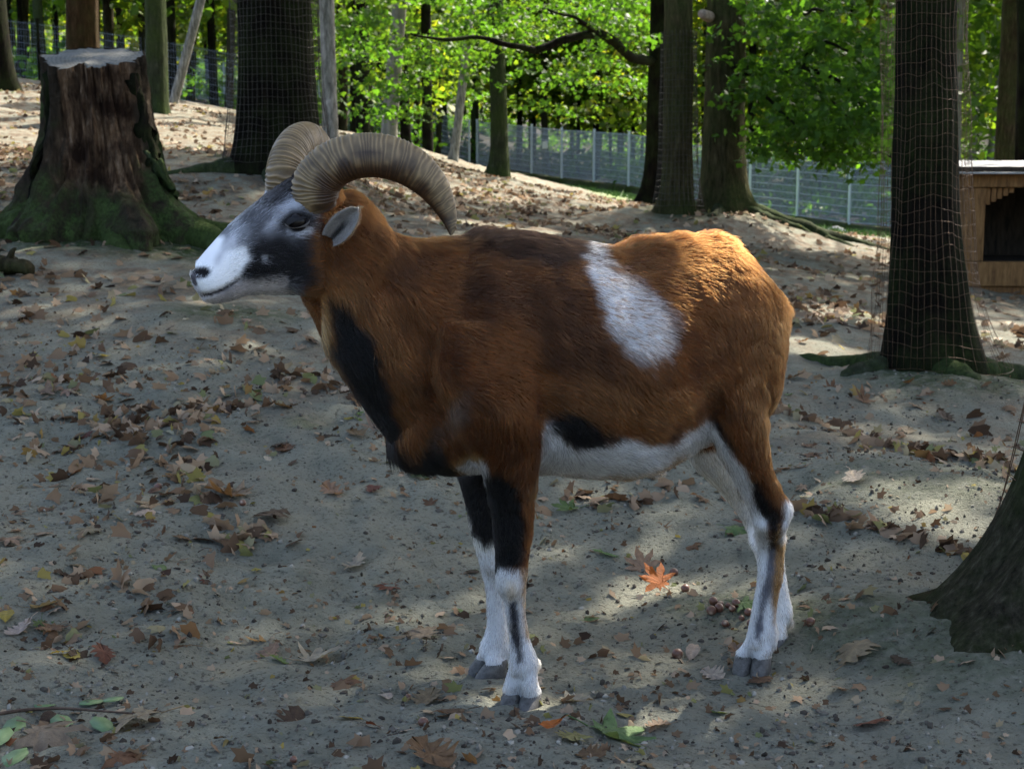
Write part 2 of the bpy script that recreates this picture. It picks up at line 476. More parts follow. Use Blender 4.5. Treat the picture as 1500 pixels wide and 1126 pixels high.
def limb(pts, r0, r1, name, mat, root, n=8, sub=5, wob=.0):
    P = np.asarray(pts, float); k = np.linspace(0, 1, len(P))
    v, f = tube(P, r0 + (r1 - r0) * k, n, sub)
    if wob: v = v + wob * np.stack([vnoise(v * 6 + 9 * q, 30 + q) for q in range(3)], 1)
    return obj(name, mesh_from(name, v, f), mat, root)

def root_on_ground(root, origin, ang, length, r0, mat, seed, rise=.0, curve=.3, dips=.06):
    g = np.random.default_rng(seed)
    n = 9; P = []; rr = []
    a = ang; x, y = origin[0] + math.cos(a) * r0 * .3, origin[1] + math.sin(a) * r0 * .3
    for q in range(n):
        t = q / (n - 1)
        rad = r0 * (1 - t) ** .8 + .012
        zz = gz(x, y) + rad * .25 - dips * t ** 2 + rise * (1 - t) ** 3
        P.append((x - origin[0], y - origin[1], zz - origin[2])); rr.append(rad)
        a += g.normal(0, .16) + curve * .12
        x += math.cos(a) * length / (n - 1); y += math.sin(a) * length / (n - 1)
    v, f = tube(np.array(P), rr, 12, 4)
    w_ = v + origin
    v = v + .22 * r0 * np.stack([fbm(w_ * 5 / max(r0, .05) * .12 + 9 * q, 3, seed + q) for q in range(3)], 1)
    return obj('root', mesh_from('root', v, f), mat, root)

GAPS = []     # sun paths left open in the canopy: (point lit, radius)
def gap(P, r): GAPS.append((np.asarray(P, float), r))
def carve(C):
    C = np.asarray(C); keep = np.ones(len(C), bool)
    for p, r in GAPS:
        q = C - p; t = q @ SUN_DIR
        keep &= ~((np.linalg.norm(q - t[:, None] * SUN_DIR, axis=1) < r + .085) & (t > 0))
    return C[keep]
# sunlit places in the photograph
for px, py, d, r in [(60, 180, 17, 2.0), (20, 150, 19, 2.2), (280, 205, 16.5, 1.3), (140, 200, 18, 1.8), (330, 235, 14.5, .5), (530, 290, 13.0, .35), (590, 310, 12.4, .4), (740, 325, 10.8, .35), (640, 325, 10.6, .28), (690, 285, 15, .5),
                     (1185, 480, 6.6, .12), (1225, 490, 6.4, .13), (1250, 430, 8.0, .16), (1280, 450, 7.6, .15), (1490, 480, 8.0, .3)]:
    p = at_y(px, py, d); p[2] = 0; gap(p if False else at_y(px, py, d), r)
for px, py, r in [(1200, 768, -.02), (1260, 784, -.015), (1320, 802, -.01), (1370, 820, -.01), (1410, 838, -.015), (965, 868, -.01), (930, 880, -.04), (830, 760, -.035), (640, 990, -.065)]:
    gap(at_z(px, py, 0.0), r)
# the rump, the nape, the horn tops
_q = at_y(1045, 350, 2.56); gap(_q, .085)
for px, py, d, r in [(985, 348, 2.55, .07), (1085, 380, 2.60, .085), (1125, 412, 2.62, .06), (605, 346, 2.34, -.02), (425, 184, 2.38, -.02)]:
    gap(at_y(px, py, d), r)

def canopy(root, name, mat, C, size, outline=KITE, flat=.5, do_carve=True):
    C = np.asarray(C)
    loc = np.array(root.location)
    if do_carve: C = carve(C)
    return obj(name, leaf_mesh(name, C - loc, size, outline, flat, mat), None, root)

def tree_at(name, label, px, py, d, group=None):
    p = at_y(px, py, d); p[2] = gz(p[0], p[1])
    r = empty(name, tuple(p)); tag(r, label, 'tree', group); return r, p

if True:
    # ---- large guarded tree on the right
    r, p = tree_at('guarded_tree', 'dark tall trunk wrapped in wire mesh beside the low timber shelter', 1348, 560, 5.75)
    RT = p
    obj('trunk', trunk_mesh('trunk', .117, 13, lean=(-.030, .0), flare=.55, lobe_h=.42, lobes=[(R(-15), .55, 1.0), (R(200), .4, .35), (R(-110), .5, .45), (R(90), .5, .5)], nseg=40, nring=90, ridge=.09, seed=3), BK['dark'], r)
    for a, L, q in ((-18, .75, .085), (-60, .5, .06), (190, .5, .055), (130, .7, .06), (60, .7, .07)):
        root_on_ground(r, p, R(a), L, q, BK['mossy'], 100 + a)
    g = np.random.default_rng(11)
    tp = p + [-.25, 0, 9.5]
    for q in range(9):
        a = q * 2.4; zz = 5.0 + q * .8
        limb([(-.1, 0, zz), (math.cos(a) * 1.3, math.sin(a) * 1.3, zz + .9), (math.cos(a) * 3.2, math.sin(a) * 3.2, zz + 1.6)], .07, .015, 'branch', BK['dark'], r)
    canopy(r, 'crown', LF['deep'], sprays(g, 620, 26, tp + [1.3, 2.0, .5], (4.2, 4.2, 3.6), .6), .16)
    # ---- near trunk at the right margin
    p = np.array([1.19, 2.62, 0]); p[2] = gz(*p[:2])
    NTR = p.copy()
    r = empty('near_tree', tuple(p)); tag(r, 'wide rough trunk foot flaring into the soil beyond the ram\'s hind feet', 'tree')
    obj('trunk', trunk_mesh('trunk', .180, 12, lean=(.03, 0), flare=.6, lobe_h=.19, lobes=[(R(195), .8, 1.15), (R(250), .7, .9), (R(275), .4, .5), (R(130), .5, .4)], nseg=96, nring=220, ridge=.075, seed=8), BK['near'], r)
    for a, L, q in ((198, .42, .10), (165, .5, .08), (235, .4, .09)):
        root_on_ground(r, p, R(a), L, q, BK['oak'], 200 + a, dips=.09)
    canopy(r, 'crown', LF['deep'], sprays(np.random.default_rng(12), 380, 26, p + [1.6, 3.0, 9.5], (4.0, 3.6, 3.0), .6), .16)
    for q in range(6):
        a = q * 2.4; zz = 5.5 + q * .8
        limb([(.1, 0, zz), (math.cos(a) * 1.3, math.sin(a) * 1.3, zz + .9), (math.cos(a) * 3.0, math.sin(a) * 3.0, zz + 1.5)], .06, .015, 'branch', BK['oak'], r)
    # ---- guarded tree behind the horns
    r, p = tree_at('guarded_tree', 'thick dark trunk in fine wire mesh behind the ram\'s horns', 408, 246, 11.3)
    GT = p
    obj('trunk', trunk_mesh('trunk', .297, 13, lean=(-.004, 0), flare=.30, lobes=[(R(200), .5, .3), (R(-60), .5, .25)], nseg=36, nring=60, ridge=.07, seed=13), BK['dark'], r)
    for a, L, q in ((200, 1.0, .12), (260, .9, .12), (-40, .9, .1)):
        root_on_ground(r, p, R(a), L, q, BK['mossy'], 300 + a)
    canopy(r, 'crown', LF['deep'], sprays(np.random.default_rng(14), 420, 24, p + [1.0, -2.0, 9.5], (3.6, 3.2, 3.0), .6), .17)
    # ---- pair of trunks and the dark one behind them
    r, p = tree_at('beech_tree', 'slimmer brown trunk of the close pair, rooted beside its thicker neighbour', 992, 342, 14)
    obj('trunk', trunk_mesh('trunk', .148, 12, lean=(-.010, 0), flare=.55, lobes=[(R(200), .45, .9), (R(-40), .4, .4)], nseg=28, nring=60, seed=21), BK['pair'], r)
    canopy(r, 'crown', LF['deep'], sprays(np.random.default_rng(15), 380, 24, p + [-1.0, -1.5, 9.5], (3.8, 3.6, 2.6), .6), .17)
    r, p = tree_at('beech_tree', 'thicker straight trunk of the close pair with a mossy foot', 1056, 334, 14.6)
    PT = p
    obj('trunk', trunk_mesh('trunk', .215, 13, lean=(.004, 0), flare=.4, lobes=[(R(-30), .4, 1.0), (R(210), .4, .5), (R(-80), .4, .5)], nseg=32, nring=60, seed=22), BK['pair'], r)
    for a, L, q in ((-25, 1.6, .11), (-60, 1.2, .09), (-100, 1.0, .09), (-5, 2.2, .10)):
        root_on_ground(r, p, R(a), L, q, BK['mossy'], 400 + a)
    st = at_y(1034, 24, 14.35) - p
    v, f = tube(np.array([st + [.05, .08, .0], st + [-.02, -.02, .01], st + [-.05, -.06, .02]]), [.055, .05, .045], 10, 2)
    stub = NT('cut_branch_wood'); stub.base(stub.ramp(stub.noise(30, 4, .6, stub.coord()), [(.3, (.25, .18, .13)), (.7, (.45, .35, .28))]), .9, .1)
    obj('branch_stub', mesh_from('branch_stub', v, f), stub.m, r)
    # its leafy boughs over the fence
    B = [[(1075, 97, 14.4), (1120, 100, 13.8), (1172, 96, 13.2), (1190, 66, 12.9), (1212, 62, 12.6), (1250, 80, 12.2)], [(1085, 110, 14.5), (1140, 104, 13.9), (1165, 115, 13.4), (1210, 140, 13.0), (1260, 190, 12.6)],
         [(1110, 120, 14), (1125, 145, 13.7), (1150, 170, 13.4), (1190, 200, 13.0)], [(1172, 96, 13.2), (1230, 120, 12.7), (1270, 165, 12.4)], [(1180, 20, 13.6), (1195, 15, 13.2), (1230, 25, 12.8)]]
    for bq in B:
        limb([at_y(*q) - p for q in bq], .040 if bq is B[0] else .024, .008, 'branch', BK['dark'], r, wob=.012)
    g = np.random.default_rng(31); cc = []
    for bx, by, bd, rx, ry, rz, ns in [(1150, 20, 13.6, .6, 1.4, .40, 26), (1210, 100, 13.0, .60, 1.6, .55, 46), (1250, 180, 12.9, .42, 1.3, .42, 34), (1140, 160, 13.6, .50, 1.3, .42, 24), (1265, 50, 12.8, .5, 1.4, .6, 30), (1200, 215, 13.2, .55, 1.0, .22, 16), (1110, 60, 14.4, .4, .9, .5, 14)]:
        cc.append(sprays(g, int(ns * 1.3), 24, at_y(bx, by, bd), (rx, ry, rz), .28, .03))
    canopy(r, 'crown', LF['deep'], np.vstack(cc), .076, LOBED, .46)
    canopy(r, 'crown', LF['deep'], sprays(np.random.default_rng(16), 420, 24, p + [1.5, -.5, 9.2], (4.2, 4.0, 3.0), .6), .17)
    r, p = tree_at('forest_tree', 'near black trunk with a wide foot close behind the pair of trunks', 962, 288, 21)
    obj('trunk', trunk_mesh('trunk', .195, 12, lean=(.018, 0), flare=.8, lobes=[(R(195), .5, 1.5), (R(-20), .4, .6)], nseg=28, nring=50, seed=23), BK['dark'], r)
    B = [[(955, 90, 20.9), (925, 84, 20.4), (895, 58, 20), (870, 50, 19.8), (830, 58, 19.5), (785, 74, 19.3)], [(785, 74, 19.3), (740, 65, 19.1), (700, 54, 19), (650, 58, 18.8), (600, 50, 18.6)], [(870, 50, 19.8), (850, 30, 19.5), (800, 15, 19.3)]]
    for q_, bq in enumerate(B):
        limb([at_y(*q) - p for q in bq], (.075, .050, .04)[q_], (.050, .016, .014)[q_], 'branch', BK['dark'], r, wob=.02)
    g = np.random.default_rng(32); cc = []
    cd_ = []
    for q in range(250):
        bx = 480 + 480 * g.random(); by = -60 + 225 * g.random() ** 1.4; bd = g.uniform(19.4, 26)
        if by > 120 and g.random() < .45: continue
        (cc if g.random() < .5 else cd_).append(sprays(g, 3, 17, at_y(bx, by, bd), (.45, .7, .18), .34, .03))
    canopy(r, 'crown', LF['bright'], np.vstack(cc), .080, LOBED, .50); canopy(r, 'crown', LF['deep'], np.vstack(cd_), .085, LOBED, .40)
    # ---- single trunks that can be told apart: label, px, py, d, r, lean x, bend, bark, flare
    singles = [
        ('forest_tree', 'reddish brown trunk rising straight behind the old stump', 122, 168, 17, .195, .030, 0, 'brown', .2),
        ('forest_tree', 'dark trunk at the top of the sunlit slope beyond the stump', 2, 126, 21, .20, -.06, 0, 'dark', .5),
        ('forest_tree', 'mossy green grey trunk between the stump and the wire wrapped tree', 232, 168, 20, .150, -.02, .05, 'mossy', .3),
        ('young_tree', 'thin pale trunk leaning away over the mesh fence on the slope', 254, 170, 23, .080, .33, -.06, 'pale', .1),
        ('birch_tree', 'white streaked birch trunk close beside the wire wrapped tree', 484, 205, 15.5, .085, -.02, .03, 'pale', .6),
        ('beech_tree', 'smooth grey trunk leaning slightly, seen above the near horn', 568, 205, 25, .140, .10, 0, 'grey', .15),
        ('birch_tree', 'slender crooked birch with a bent foot in front of the fence', 664, 240, 25, .080, .075, .12, 'pale', .5),
        ('forest_tree', 'mossy trunk with spreading roots standing before the wire fence', 733, 262, 23.5, .150, -.045, .04, 'mossy', .9),
        ('forest_tree', 'dark leaning trunk above the shelter roof', 1512, 395, 15, .17, -.05, 0, 'dark', .4),
    ]
    for q, (nm, lb, px, py, d, rad, lean, bend, bk, fl) in enumerate(singles):
        r, p = tree_at(nm, lb, px, py, d)
        g = np.random.default_rng(500 + q)
        lob = [(g.uniform(0, 6.28), .4, fl * 1.1) for _ in range(4)]
        obj('trunk', trunk_mesh('trunk', rad, 11, lean=(lean, 0), bend=(bend, bend), flare=fl, lobes=lob, nseg=24, nring=46, seed=500 + q, rough=1), BK[bk], r)
        top = p + [lean * 8, 0, 8.2]
        for z_ in (4.5, 5.6, 6.8):
            a = g.uniform(0, 6.28)
            limb([(lean * z_, 0, z_), (lean * z_ + math.cos(a) * .8, math.sin(a) * .8, z_ + .6), (lean * z_ + math.cos(a) * 1.9, math.sin(a) * 1.9, z_ + 1.0)], .04, .01, 'branch', BK[bk], r)
        canopy(r, 'crown', LF['bright'], sprays(g, 120, 18, top, (1.9, 1.9, 2.2), .55), .20)
    # ---- the wood beyond: slender trees one by one
    g = np.random.default_rng(77)
    crowns = []
    for v_ in range(5):
        gg = np.random.default_rng(900 + v_)
        C = np.vstack([sprays(gg, 100, 12, (0, 0, 7.0), (2.0, 2.0, 3.6), .75, .12), sprays(gg, 26, 10, (0, 0, 3.0), (1.7, 1.7, 1.6), .6, .10)])
        crowns.append(leaf_mesh('crown', C, .27, KITE if v_ % 2 else OVAL, .42, LF['yellow' if v_ in (0, 3) else 'bright']))
    tr_m = [trunk_mesh('trunk', .12, 12, lean=(g.normal(0, .015), 0), bend=(g.normal(0, .12), .05), flare=.4, nseg=12, nring=22, seed=800 + v_) for v_ in range(6)]
    for v_, m_ in enumerate(tr_m): m_.materials.append(BK[('dark', 'oak', 'dark', 'mossy', 'grey', 'oak')[v_]])
    spots = []
    for px, d in [(20, 34), (48, 40), (78, 31), (170, 36), (190, 44), (262, 33), (285, 47), (322, 36), (342, 30), (505, 40), (522, 33), (545, 48), (597, 36), (612, 45), (628, 33), (642, 52), (655, 62), (760, 60), (782, 64), (800, 58), (838, 66), (845, 61), (872, 70), (893, 62), (905, 72), (925, 66),
                  (1110, 56), (1150, 62), (1205, 58), (1240, 50), (1275, 66), (1385, 42), (1398, 36), (1412, 44), (1440, 52), (1462, 38), (1478, 60), (700, 75), (580, 70), (480, 60), (400, 50), (150, 60), (100, 52)]:
        spots.append((px, d))
    for q in range(46): spots.append((g.uniform(-80, 1580), g.uniform(60, 98)))
    for q in range(60):
        px = g.uniform(-120, 1620); d = g.uniform(30, 62)
        if FENCE_SIDE((px - 750) / FPX * d, d) > -1.5 and px > 560: d = g.uniform(58, 75)
        spots.append((px, d))
    BN = ('near black', 'brown barked', 'dark', 'mossy green', 'pale grey', 'rough brown')
    for q, (px, d) in enumerate(spots):
        x = (px - 750) / FPX * d; y = d
        r = empty('woodland_tree', (x, y, gz(x, y)))
        pale = 1385 <= px <= 1470 and d < 60
        v_ = 4 if pale else int(g.choice([0, 1, 2, 3, 5]))
        zone = 'beyond the shelter roof' if px > 1300 else 'seen between the pair of trunks and the shelter' if px > 1040 else 'behind the panel fence' if px > 690 else 'above the near horn' if px > 470 else 'on the slope behind the stump'
        far = 'farther ' if d > 60 else ''
        tag(r, 'slender %s%s trunk %s' % (far, BN[v_], zone), 'tree', '%s%s woodland trees %s' % (far, BN[v_], zone))
        t = obj('trunk', tr_m[v_], None, r)
        s_ = g.uniform(.6, 1.35); t.scale = (s_, s_, 1.0); t.rotation_euler.z = g.uniform(0, 6.28)
        c = obj('crown', crowns[int(g.integers(5))], None, r)
        k_ = g.uniform(1.0, 1.5) * (1.25 if d > 58 else 1)
        c.rotation_euler.z = g.uniform(0, 6.28); c.scale = (k_, k_, g.uniform(.95, 1.2)); c.location.z = g.uniform(-.2, 1.6)
    # ---- far mass of the wood, closing the view
    g = np.random.default_rng(78); C = []; 
    for q in range(240):
        y = g.uniform(100, 150); x = g.uniform(-75, 75)
        C.append(sprays(g, 22, 14, (x, y, gz(x, y) + g.uniform(2, 9)), (3.2, 3.2, 3.5), 1.1, .2))
    o = obj('distant_wood', leaf_mesh('distant_wood', np.vstack(C), .62, KITE, .35, LF['bright'])); tag(o, 'mass of bright leaves of the wood far behind the fence', 'wood', kind='stuff')
    # ---- undergrowth of the wood, behind the fence and up the slope
    g = np.random.default_rng(79); C = []
    for q in range(520):
        y = g.uniform(38, 98); x = g.uniform(-.55, .6) * y
        if FENCE_SIDE(x, y) > -1.0 and x > -3: continue
        C.append(sprays(g, 9, 12, (x, y, gz(x, y) + .5), (1.4, 1.4, .6), .5, .1))
    o = obj('undergrowth', leaf_mesh('undergrowth', np.vstack(C), .22, OVAL, .4, LF['deep'])); tag(o, 'dark low undergrowth on the floor of the wood beyond the fence', 'undergrowth', kind='stuff')
    # ---- trees added beside and beyond the view so their crowns shade the place
    for q, (x, y, cz, rr, ns) in enumerate([(6.5, 9.5, 9.5, (4.2, 4.2, 3.2), 620), (9.5, 15, 10, (4.5, 4.5, 3.4), 520), (4.2, 19, 10.5, (3.6, 3.6, 3.0), 420), (11, 6.5, 10, (4.2, 4.2, 3.2), 420), (-6.5, 8.5, 9, (2.8, 2.8, 2.6), 240)]):
        p = np.array([x, y, gz(x, y)])
        if q == 2: p = np.array([7.3, 21.0, gz(7.3, 21.0)])
        r = empty('added_shade_tree', tuple(p)); tag(r, 'tall added shade tree with a spreading crown beside the clearing', 'tree', 'added shade trees beside the clearing')
        obj('trunk', trunk_mesh('trunk', .2, 11, flare=.5, nseg=18, nring=30, seed=700 + q), BK['oak'], r)
        canopy(r, 'crown', LF['deep'], sprays(np.random.default_rng(710 + q), ns, 26, (x, y, cz + p[2]), rr, .65), .17)
        for z_ in range(5):
            a = z_ * 2.4
            limb([(0, 0, 5 + z_ * .9), (math.cos(a) * 1.2, math.sin(a) * 1.2, 5.8 + z_ * .9), (math.cos(a) * 3, math.sin(a) * 3, 6.6 + z_ * .9)], .06, .015, 'branch', BK['oak'], r)
# ================================================================== stump, fence, shelter, tree guards
def box(sx, sy, sz, bev=.0, c=(0, 0, 0)):
    bm = bmesh.new(); bmesh.ops.create_cube(bm, size=1.0)
    bmesh.ops.scale(bm, vec=(sx, sy, sz), verts=bm.verts); bmesh.ops.translate(bm, vec=c, verts=bm.verts)
    if bev: bmesh.ops.bevel(bm, geom=bm.edges[:], offset=bev, segments=1, affect='EDGES')
    me = bpy.data.meshes.new('box'); bm.to_mesh(me); bm.free(); return me

# ---- old stump
def stump():
    p = at_y(160, 352, 8.0); p[2] = gz(p[0], p[1])
    r = empty('tree_stump', tuple(p)); tag(r, 'tall rotten sawn off stump with peeling bark and mossy roots', 'stump')
    top = at_y(138, 84, 8.0)[2] - p[2]
    nseg, nring = 180, 150
    z = -.25 + (top + .25) * np.linspace(0, 1, nring); zz = np.maximum(z, 0)
    th = np.arange(nseg) / nseg * 2 * math.pi
    T, Z = np.meshgrid(th, z)
    k = 8.0 / FPX
    Rr = .275 + .055 * (1 - zz / top)[:, None] ** 1.5 + .10 * np.exp(-zz / .22)[:, None] * np.ones(nseg)[None]
    for ang, wd, st, dec in ((R(182), .40, .22, .24), (R(-22), .32, .32, .20), (R(-62), .26, .30, .22), (R(-125), .34, .20, .20), (R(60), .5, .2, .25)):
        da = (T - ang + math.pi) % (2 * math.pi) - math.pi
        Rr = Rr + st * np.exp(-(da / wd) ** 2) * np.exp(-np.maximum(Z, 0) / dec)
    q = np.stack([np.cos(T) * 2.4, np.sin(T) * 2.4, Z * 1.3], -1)
    ridg = fbm(q * np.array([2.2, 2.2, .9]), 4, 5, .6)
    # bare rotten wood where the bark has come away (camera side)
    ed = fbm(q * 1.6, 3, 9)
    da = (T - R(-74) + math.pi) % (2 * math.pi) - math.pi
    bare = sstep(.98, .62, np.abs(da + .12 * (1 - Z / top)) / 1.0 + .42 * ed) * sstep(.10, .30, Z / top + .10 * ed)
    bare = np.maximum(bare, .0)
    Rr = Rr * (1 + .10 * ridg * (1 - .4 * bare)) - .045 * bare + .042 * bare * fbm(q * np.array([4.5, 4.5, .8]), 5, 15, .68) + .022 * bare * fbm(q * np.array([10, 10, 1.3]), 3, 27, .6) - .03 * np.abs(fbm(q * np.array([5, 5, 2.2]), 4, 16, .6)) * (1 - .3 * bare) + .028 * fbm(q * np.array([2.2, 2.2, 2.6]), 4, 26, .6) * sstep(.75, .15, Z / top)
    Rr = Rr * (1 + .02 * sstep(.9, 1, Z / top))
    lx = -.055 * zz / top
    topj = np.sin(T) * Rr * math.tan(R(16)) * sstep(.55, 1, Z / top) + .018 * vnoise(np.stack([np.cos(T) * 3, np.sin(T) * 3, T * 0], -1), 33) * sstep(.8, 1, Z / top)
    V = np.stack([lx[:, None] + Rr * np.cos(T), Rr * np.sin(T), Z + topj], -1).reshape(-1, 3)
    i = np.arange(nring - 1)[:, None] * nseg; j = np.arange(nseg)[None, :]; kk = (j + 1) % nseg
    F = np.stack([i + j, i + kk, i + nseg + kk, i + nseg + j], -1).reshape(-1, 4)
    me = mesh_from('stump_wood', V, F)
    mz = fbm(V * 3.2, 4, 41); 
    moss = sstep(.1, .7, mz * .6 + .75 - 1.25 * V[:, 2] / top + .25 * np.where(V[:, 0] < -.05, 1, 0))
    set_col(me, 'wear', np.column_stack([bare.reshape(-1), moss * (1 - bare.reshape(-1)), np.zeros(len(V))]))
    m = NT('stump_bark'); co = m.coord((8, 8, 2.2)); co1 = m.coord()
    bark = m.ramp(m.noise(3, 7, .7, co), [(.3, (.010, .008, .005)), (.52, (.036, .026, .016)), (.75, (.075, .055, .034))])
    rot = m.ramp(m.noise(2.6, 8, .72, m.coord((11, 11, 2.0))), [(.30, (.014, .008, .005)), (.43, (.085, .046, .024)), (.55, (.20, .120, .066)), (.70, (.42, .30, .20))])
    rot = m.mix(m.ramp(m.noise(5, 4, .6, co1), [(.45, (0, 0, 0)), (.62, (1, 1, 1))]), rot, (.030, .015, .008))
    sep = m.n('SeparateColor'); m.l(m.attr('wear'), sep.inputs[0])
    ms = m.ramp(m.noise(55, 4, .7, co1), [(.3, (.018, .030, .008)), (.7, (.085, .130, .034))])
    c = m.mix(sep.outputs[0], bark, rot)
    c = m.mix(m.math('MULTIPLY', sep.outputs[1], m.ramp(m.noise(9, 5, .7, co1), [(.36, (0, 0, 0)), (.56, (1, 1, 1))])), c, ms)
    m.base(c, .93, .12); m.bump(m.math('ADD', m.noise(3, 8, .75, co), m.math('MULTIPLY', m.noise(40, 4, .7, co1), .5)), 1.0, .06)
    obj('stump_wood', me, m.m, r)
    # sawn face
    R0 = Rr[-1]; tz = (Z + topj)[-1]
    rows = [np.stack([lx[-1] + R0 * f_ * np.cos(th), R0 * f_ * np.sin(th), tz * f_ + (1 - f_) * top - .002 + .006 * fbm(np.stack([np.cos(th) * 9 * f_, np.sin(th) * 9 * f_, th * 0], -1), 2, 3)], -1) for f_ in (.985, .9, .75, .5, .25, .02)]
    V = np.vstack(rows); i = np.arange(5)[:, None] * nseg
    F = np.stack([i + j, i + nseg + j, i + nseg + kk, i + kk], -1).reshape(-1, 4)[:, ::-1].copy()
    c_ = NT('sawn_wood'); co = c_.coord()
    wv = c_.n('TexWave'); wv.wave_type = 'RINGS'; wv.rings_direction = 'Z'; wv.inputs['Scale'].default_value = 14; wv.inputs['Distortion'].default_value = 3; wv.inputs['Detail'].default_value = 4
    c_.l(co, wv.inputs['Vector'])
    c_.base(c_.mix(.55, c_.ramp(wv.outputs['Fac'], [(0, (.09, .088, .08)), (1, (.16, .155, .14))]), c_.ramp(c_.noise(9, 6, .7, co), [(.3, (.05, .05, .046)), (.7, (.19, .19, .18))])), .9, .15)
    obj('cut_face', mesh_from('cut_face', V, F), c_.m, r)
    rm = bark_mat('root_moss', (.014, .018, .007), (.042, .060, .020), (.085, .110, .042), .8, 1.4)
    for a, L, q_, rs in ((183, 1.15, .15, .05), (-24, 1.3, .15, .06), (-58, .8, .14, .10), (-120, .6, .10, .04), (-5, 1.7, .10, .0), (205, .8, .10, .02)):
        root_on_ground(r, p, R(a), L, q_, rm, 600 + a, rise=rs)
    # loose bark plates still clinging round the bare wood
    for q_, (ang, z0, hh, ww) in enumerate(((-142, .55, .50, .11), (-150, .30, .36, .12), (-18, .58, .46, .09), (-10, .34, .32, .09), (-24, .28, .22, .07))):
        g = np.random.default_rng(640 + q_); na, nz_ = 7, 12
        aa = R(ang) + np.linspace(-.5, .5, na) * ww / .3; hz = z0 + np.linspace(-.5, .5, nz_) * hh
        A_, H_ = np.meshgrid(aa, hz)
        ji = np.clip(((A_ % (2 * math.pi)) / (2 * math.pi) * nseg).astype(int), 0, nseg - 1); zi = np.clip(((H_ + .25) / (top + .25) * (nring - 1)).astype(int), 0, nring - 1)
        rad = Rr[zi, ji] + .004 + .024 * fbm(np.stack([A_ * 9, H_ * 7, H_ * 0], -1), 4, 650 + q_)
        sh = [1, 0]
        lay = []
        for off in (0.014, -.02):
            A2 = A_ + .10 * vnoise(np.stack([H_ * 11, A_ * 2, H_ * 0 + q_], -1), 6)
            lay.append(np.stack([lx[zi] + (rad + off) * np.cos(A2), (rad + off) * np.sin(A2), H_ + .07 * vnoise(np.stack([A_ * 14, H_ * 3, H_ * 0 + q_], -1), 3)], -1).reshape(-1, 3))
        f = []; M_ = na * nz_
        for y_ in range(nz_ - 1):
            for x_ in range(na - 1):
                b = y_ * na + x_
                f += [[b, b + 1, b + na + 1, b + na], [M_ + b, M_ + b + na, M_ + b + na + 1, M_ + b + 1]]
        for x_ in range(na - 1):
            for y_ in (0, nz_ - 1):
                b = y_ * na + x_; f.append([b, b + 1, M_ + b + 1, M_ + b])
        for y_ in range(nz_ - 1):
            for x_ in (0, na - 1):
                b = y_ * na + x_; f.append([b, b + na, M_ + b + na, M_ + b])
        obj('bark_plate', mesh_from('bark_plate', np.vstack(lay), f), BK['mossy' if q_ in (3, 4) else 'dark'], r)
stump()

# ---- wire sleeves round trunks
def wire_mat(name, c, rough=.45, metal=.8):
    k = NT(name); k.base(k.ramp(k.noise(60, 3, .6, k.coord()), [(.35, tuple(v * .5 for v in c)), (.65, c)]), rough, .5); k.b.inputs['Metallic'].default_value = metal; return k.m
WR = wire_mat('rusty_wire', (.12, .062, .028), .5, .5); WG = wire_mat('galvanised_wire', (.42, .48, .58), .45, .3); WD = wire_mat('dark_wire', (.035, .027, .016), .5, .5)

def guard(name, label, origin, fn, z0, z1, dz, nvert, rw, mat, arc=(0, 360), seed=1, sag=.012, nt=40):
    """wire sleeve: fn(z, ang) -> radius round an axis; fn also gives the axis offset"""
    g = np.random.default_rng(seed)
    r = empty(name, tuple(origin)); tag(r, label, 'wire mesh')
    hor, ver = [], []
    an = np.radians(np.linspace(arc[0], arc[1], nt))
    for z in np.arange(z0, z1, dz):
        P = []
        for a in an:
            rr, ox, oy = fn(z, a); w_ = rr + sag * vnoise(np.array([a * 4, z * 3, seed]), seed)
            P.append((ox + w_ * math.cos(a), oy + w_ * math.sin(a), z + sag * vnoise(np.array([a * 3, z * 6, 5.0]), seed)))
        hor.append(tube(np.array(P), rw, 4))
    for a in np.radians(np.linspace(arc[0], arc[1], nvert)):
        P = []
        for z in np.linspace(z0, z1, 40):
            rr, ox, oy = fn(z, a); w_ = rr + sag * vnoise(np.array([a * 4, z * 3, seed]), seed)
            P.append((ox + w_ * math.cos(a), oy + w_ * math.sin(a), z))
        ver.append(tube(np.array(P), rw, 4))
    v, f = merge(hor); obj('horizontal_wires', mesh_from('horizontal_wires', v, f), mat, r)
    v, f = merge(ver); obj('vertical_wires', mesh_from('vertical_wires', v, f), mat, r)
    return r
if True:
    fl = lambda z: math.exp(-max(z, 0) / .35)
    guard('wire_guard', 'rusty wire mesh sleeve hanging loosely round the dark trunk by the shelter', RT, lambda z, a: (.165 * (1 - .03 * z) + fl(z) * (.05 + .15 * max(0, math.cos(a + .35)) ** 2), -.030 * z, 0), .03, 2.6, .048, 50, .0007, WR, seed=4, sag=.02, nt=48)
    guard('wire_guard', 'fine wire mesh sleeve round the thick trunk behind the horns', GT, lambda z, a: (.345 + .12 * fl(z), -.004 * z, 0), .05, 2.6, .055, 60, .0015, WD, seed=5, sag=.014, nt=48)
    guard('wire_guard', 'bent wire mesh sleeve on the wide flaring trunk foot', NTR, lambda z, a: (.196 + .20 * math.exp(-max(z, 0) / .17) * max(.25, math.cos(a - 3.5)), .03 * z, 0), .10, 1.6, .05, 40, .0011, WR, seed=6, sag=.022, nt=48)
    _kp = at_y(992, 342, 14); _kp[2] = gz(_kp[0], _kp[1])
    guard('wire_guard', 'wire mesh sleeve round the slimmer brown trunk of the pair', _kp, lambda z, a: (.172 + .10 * fl(z), -.010 * z, 0), .08, 1.75, .06, 32, .0022, WD, seed=7, sag=.012, nt=36)

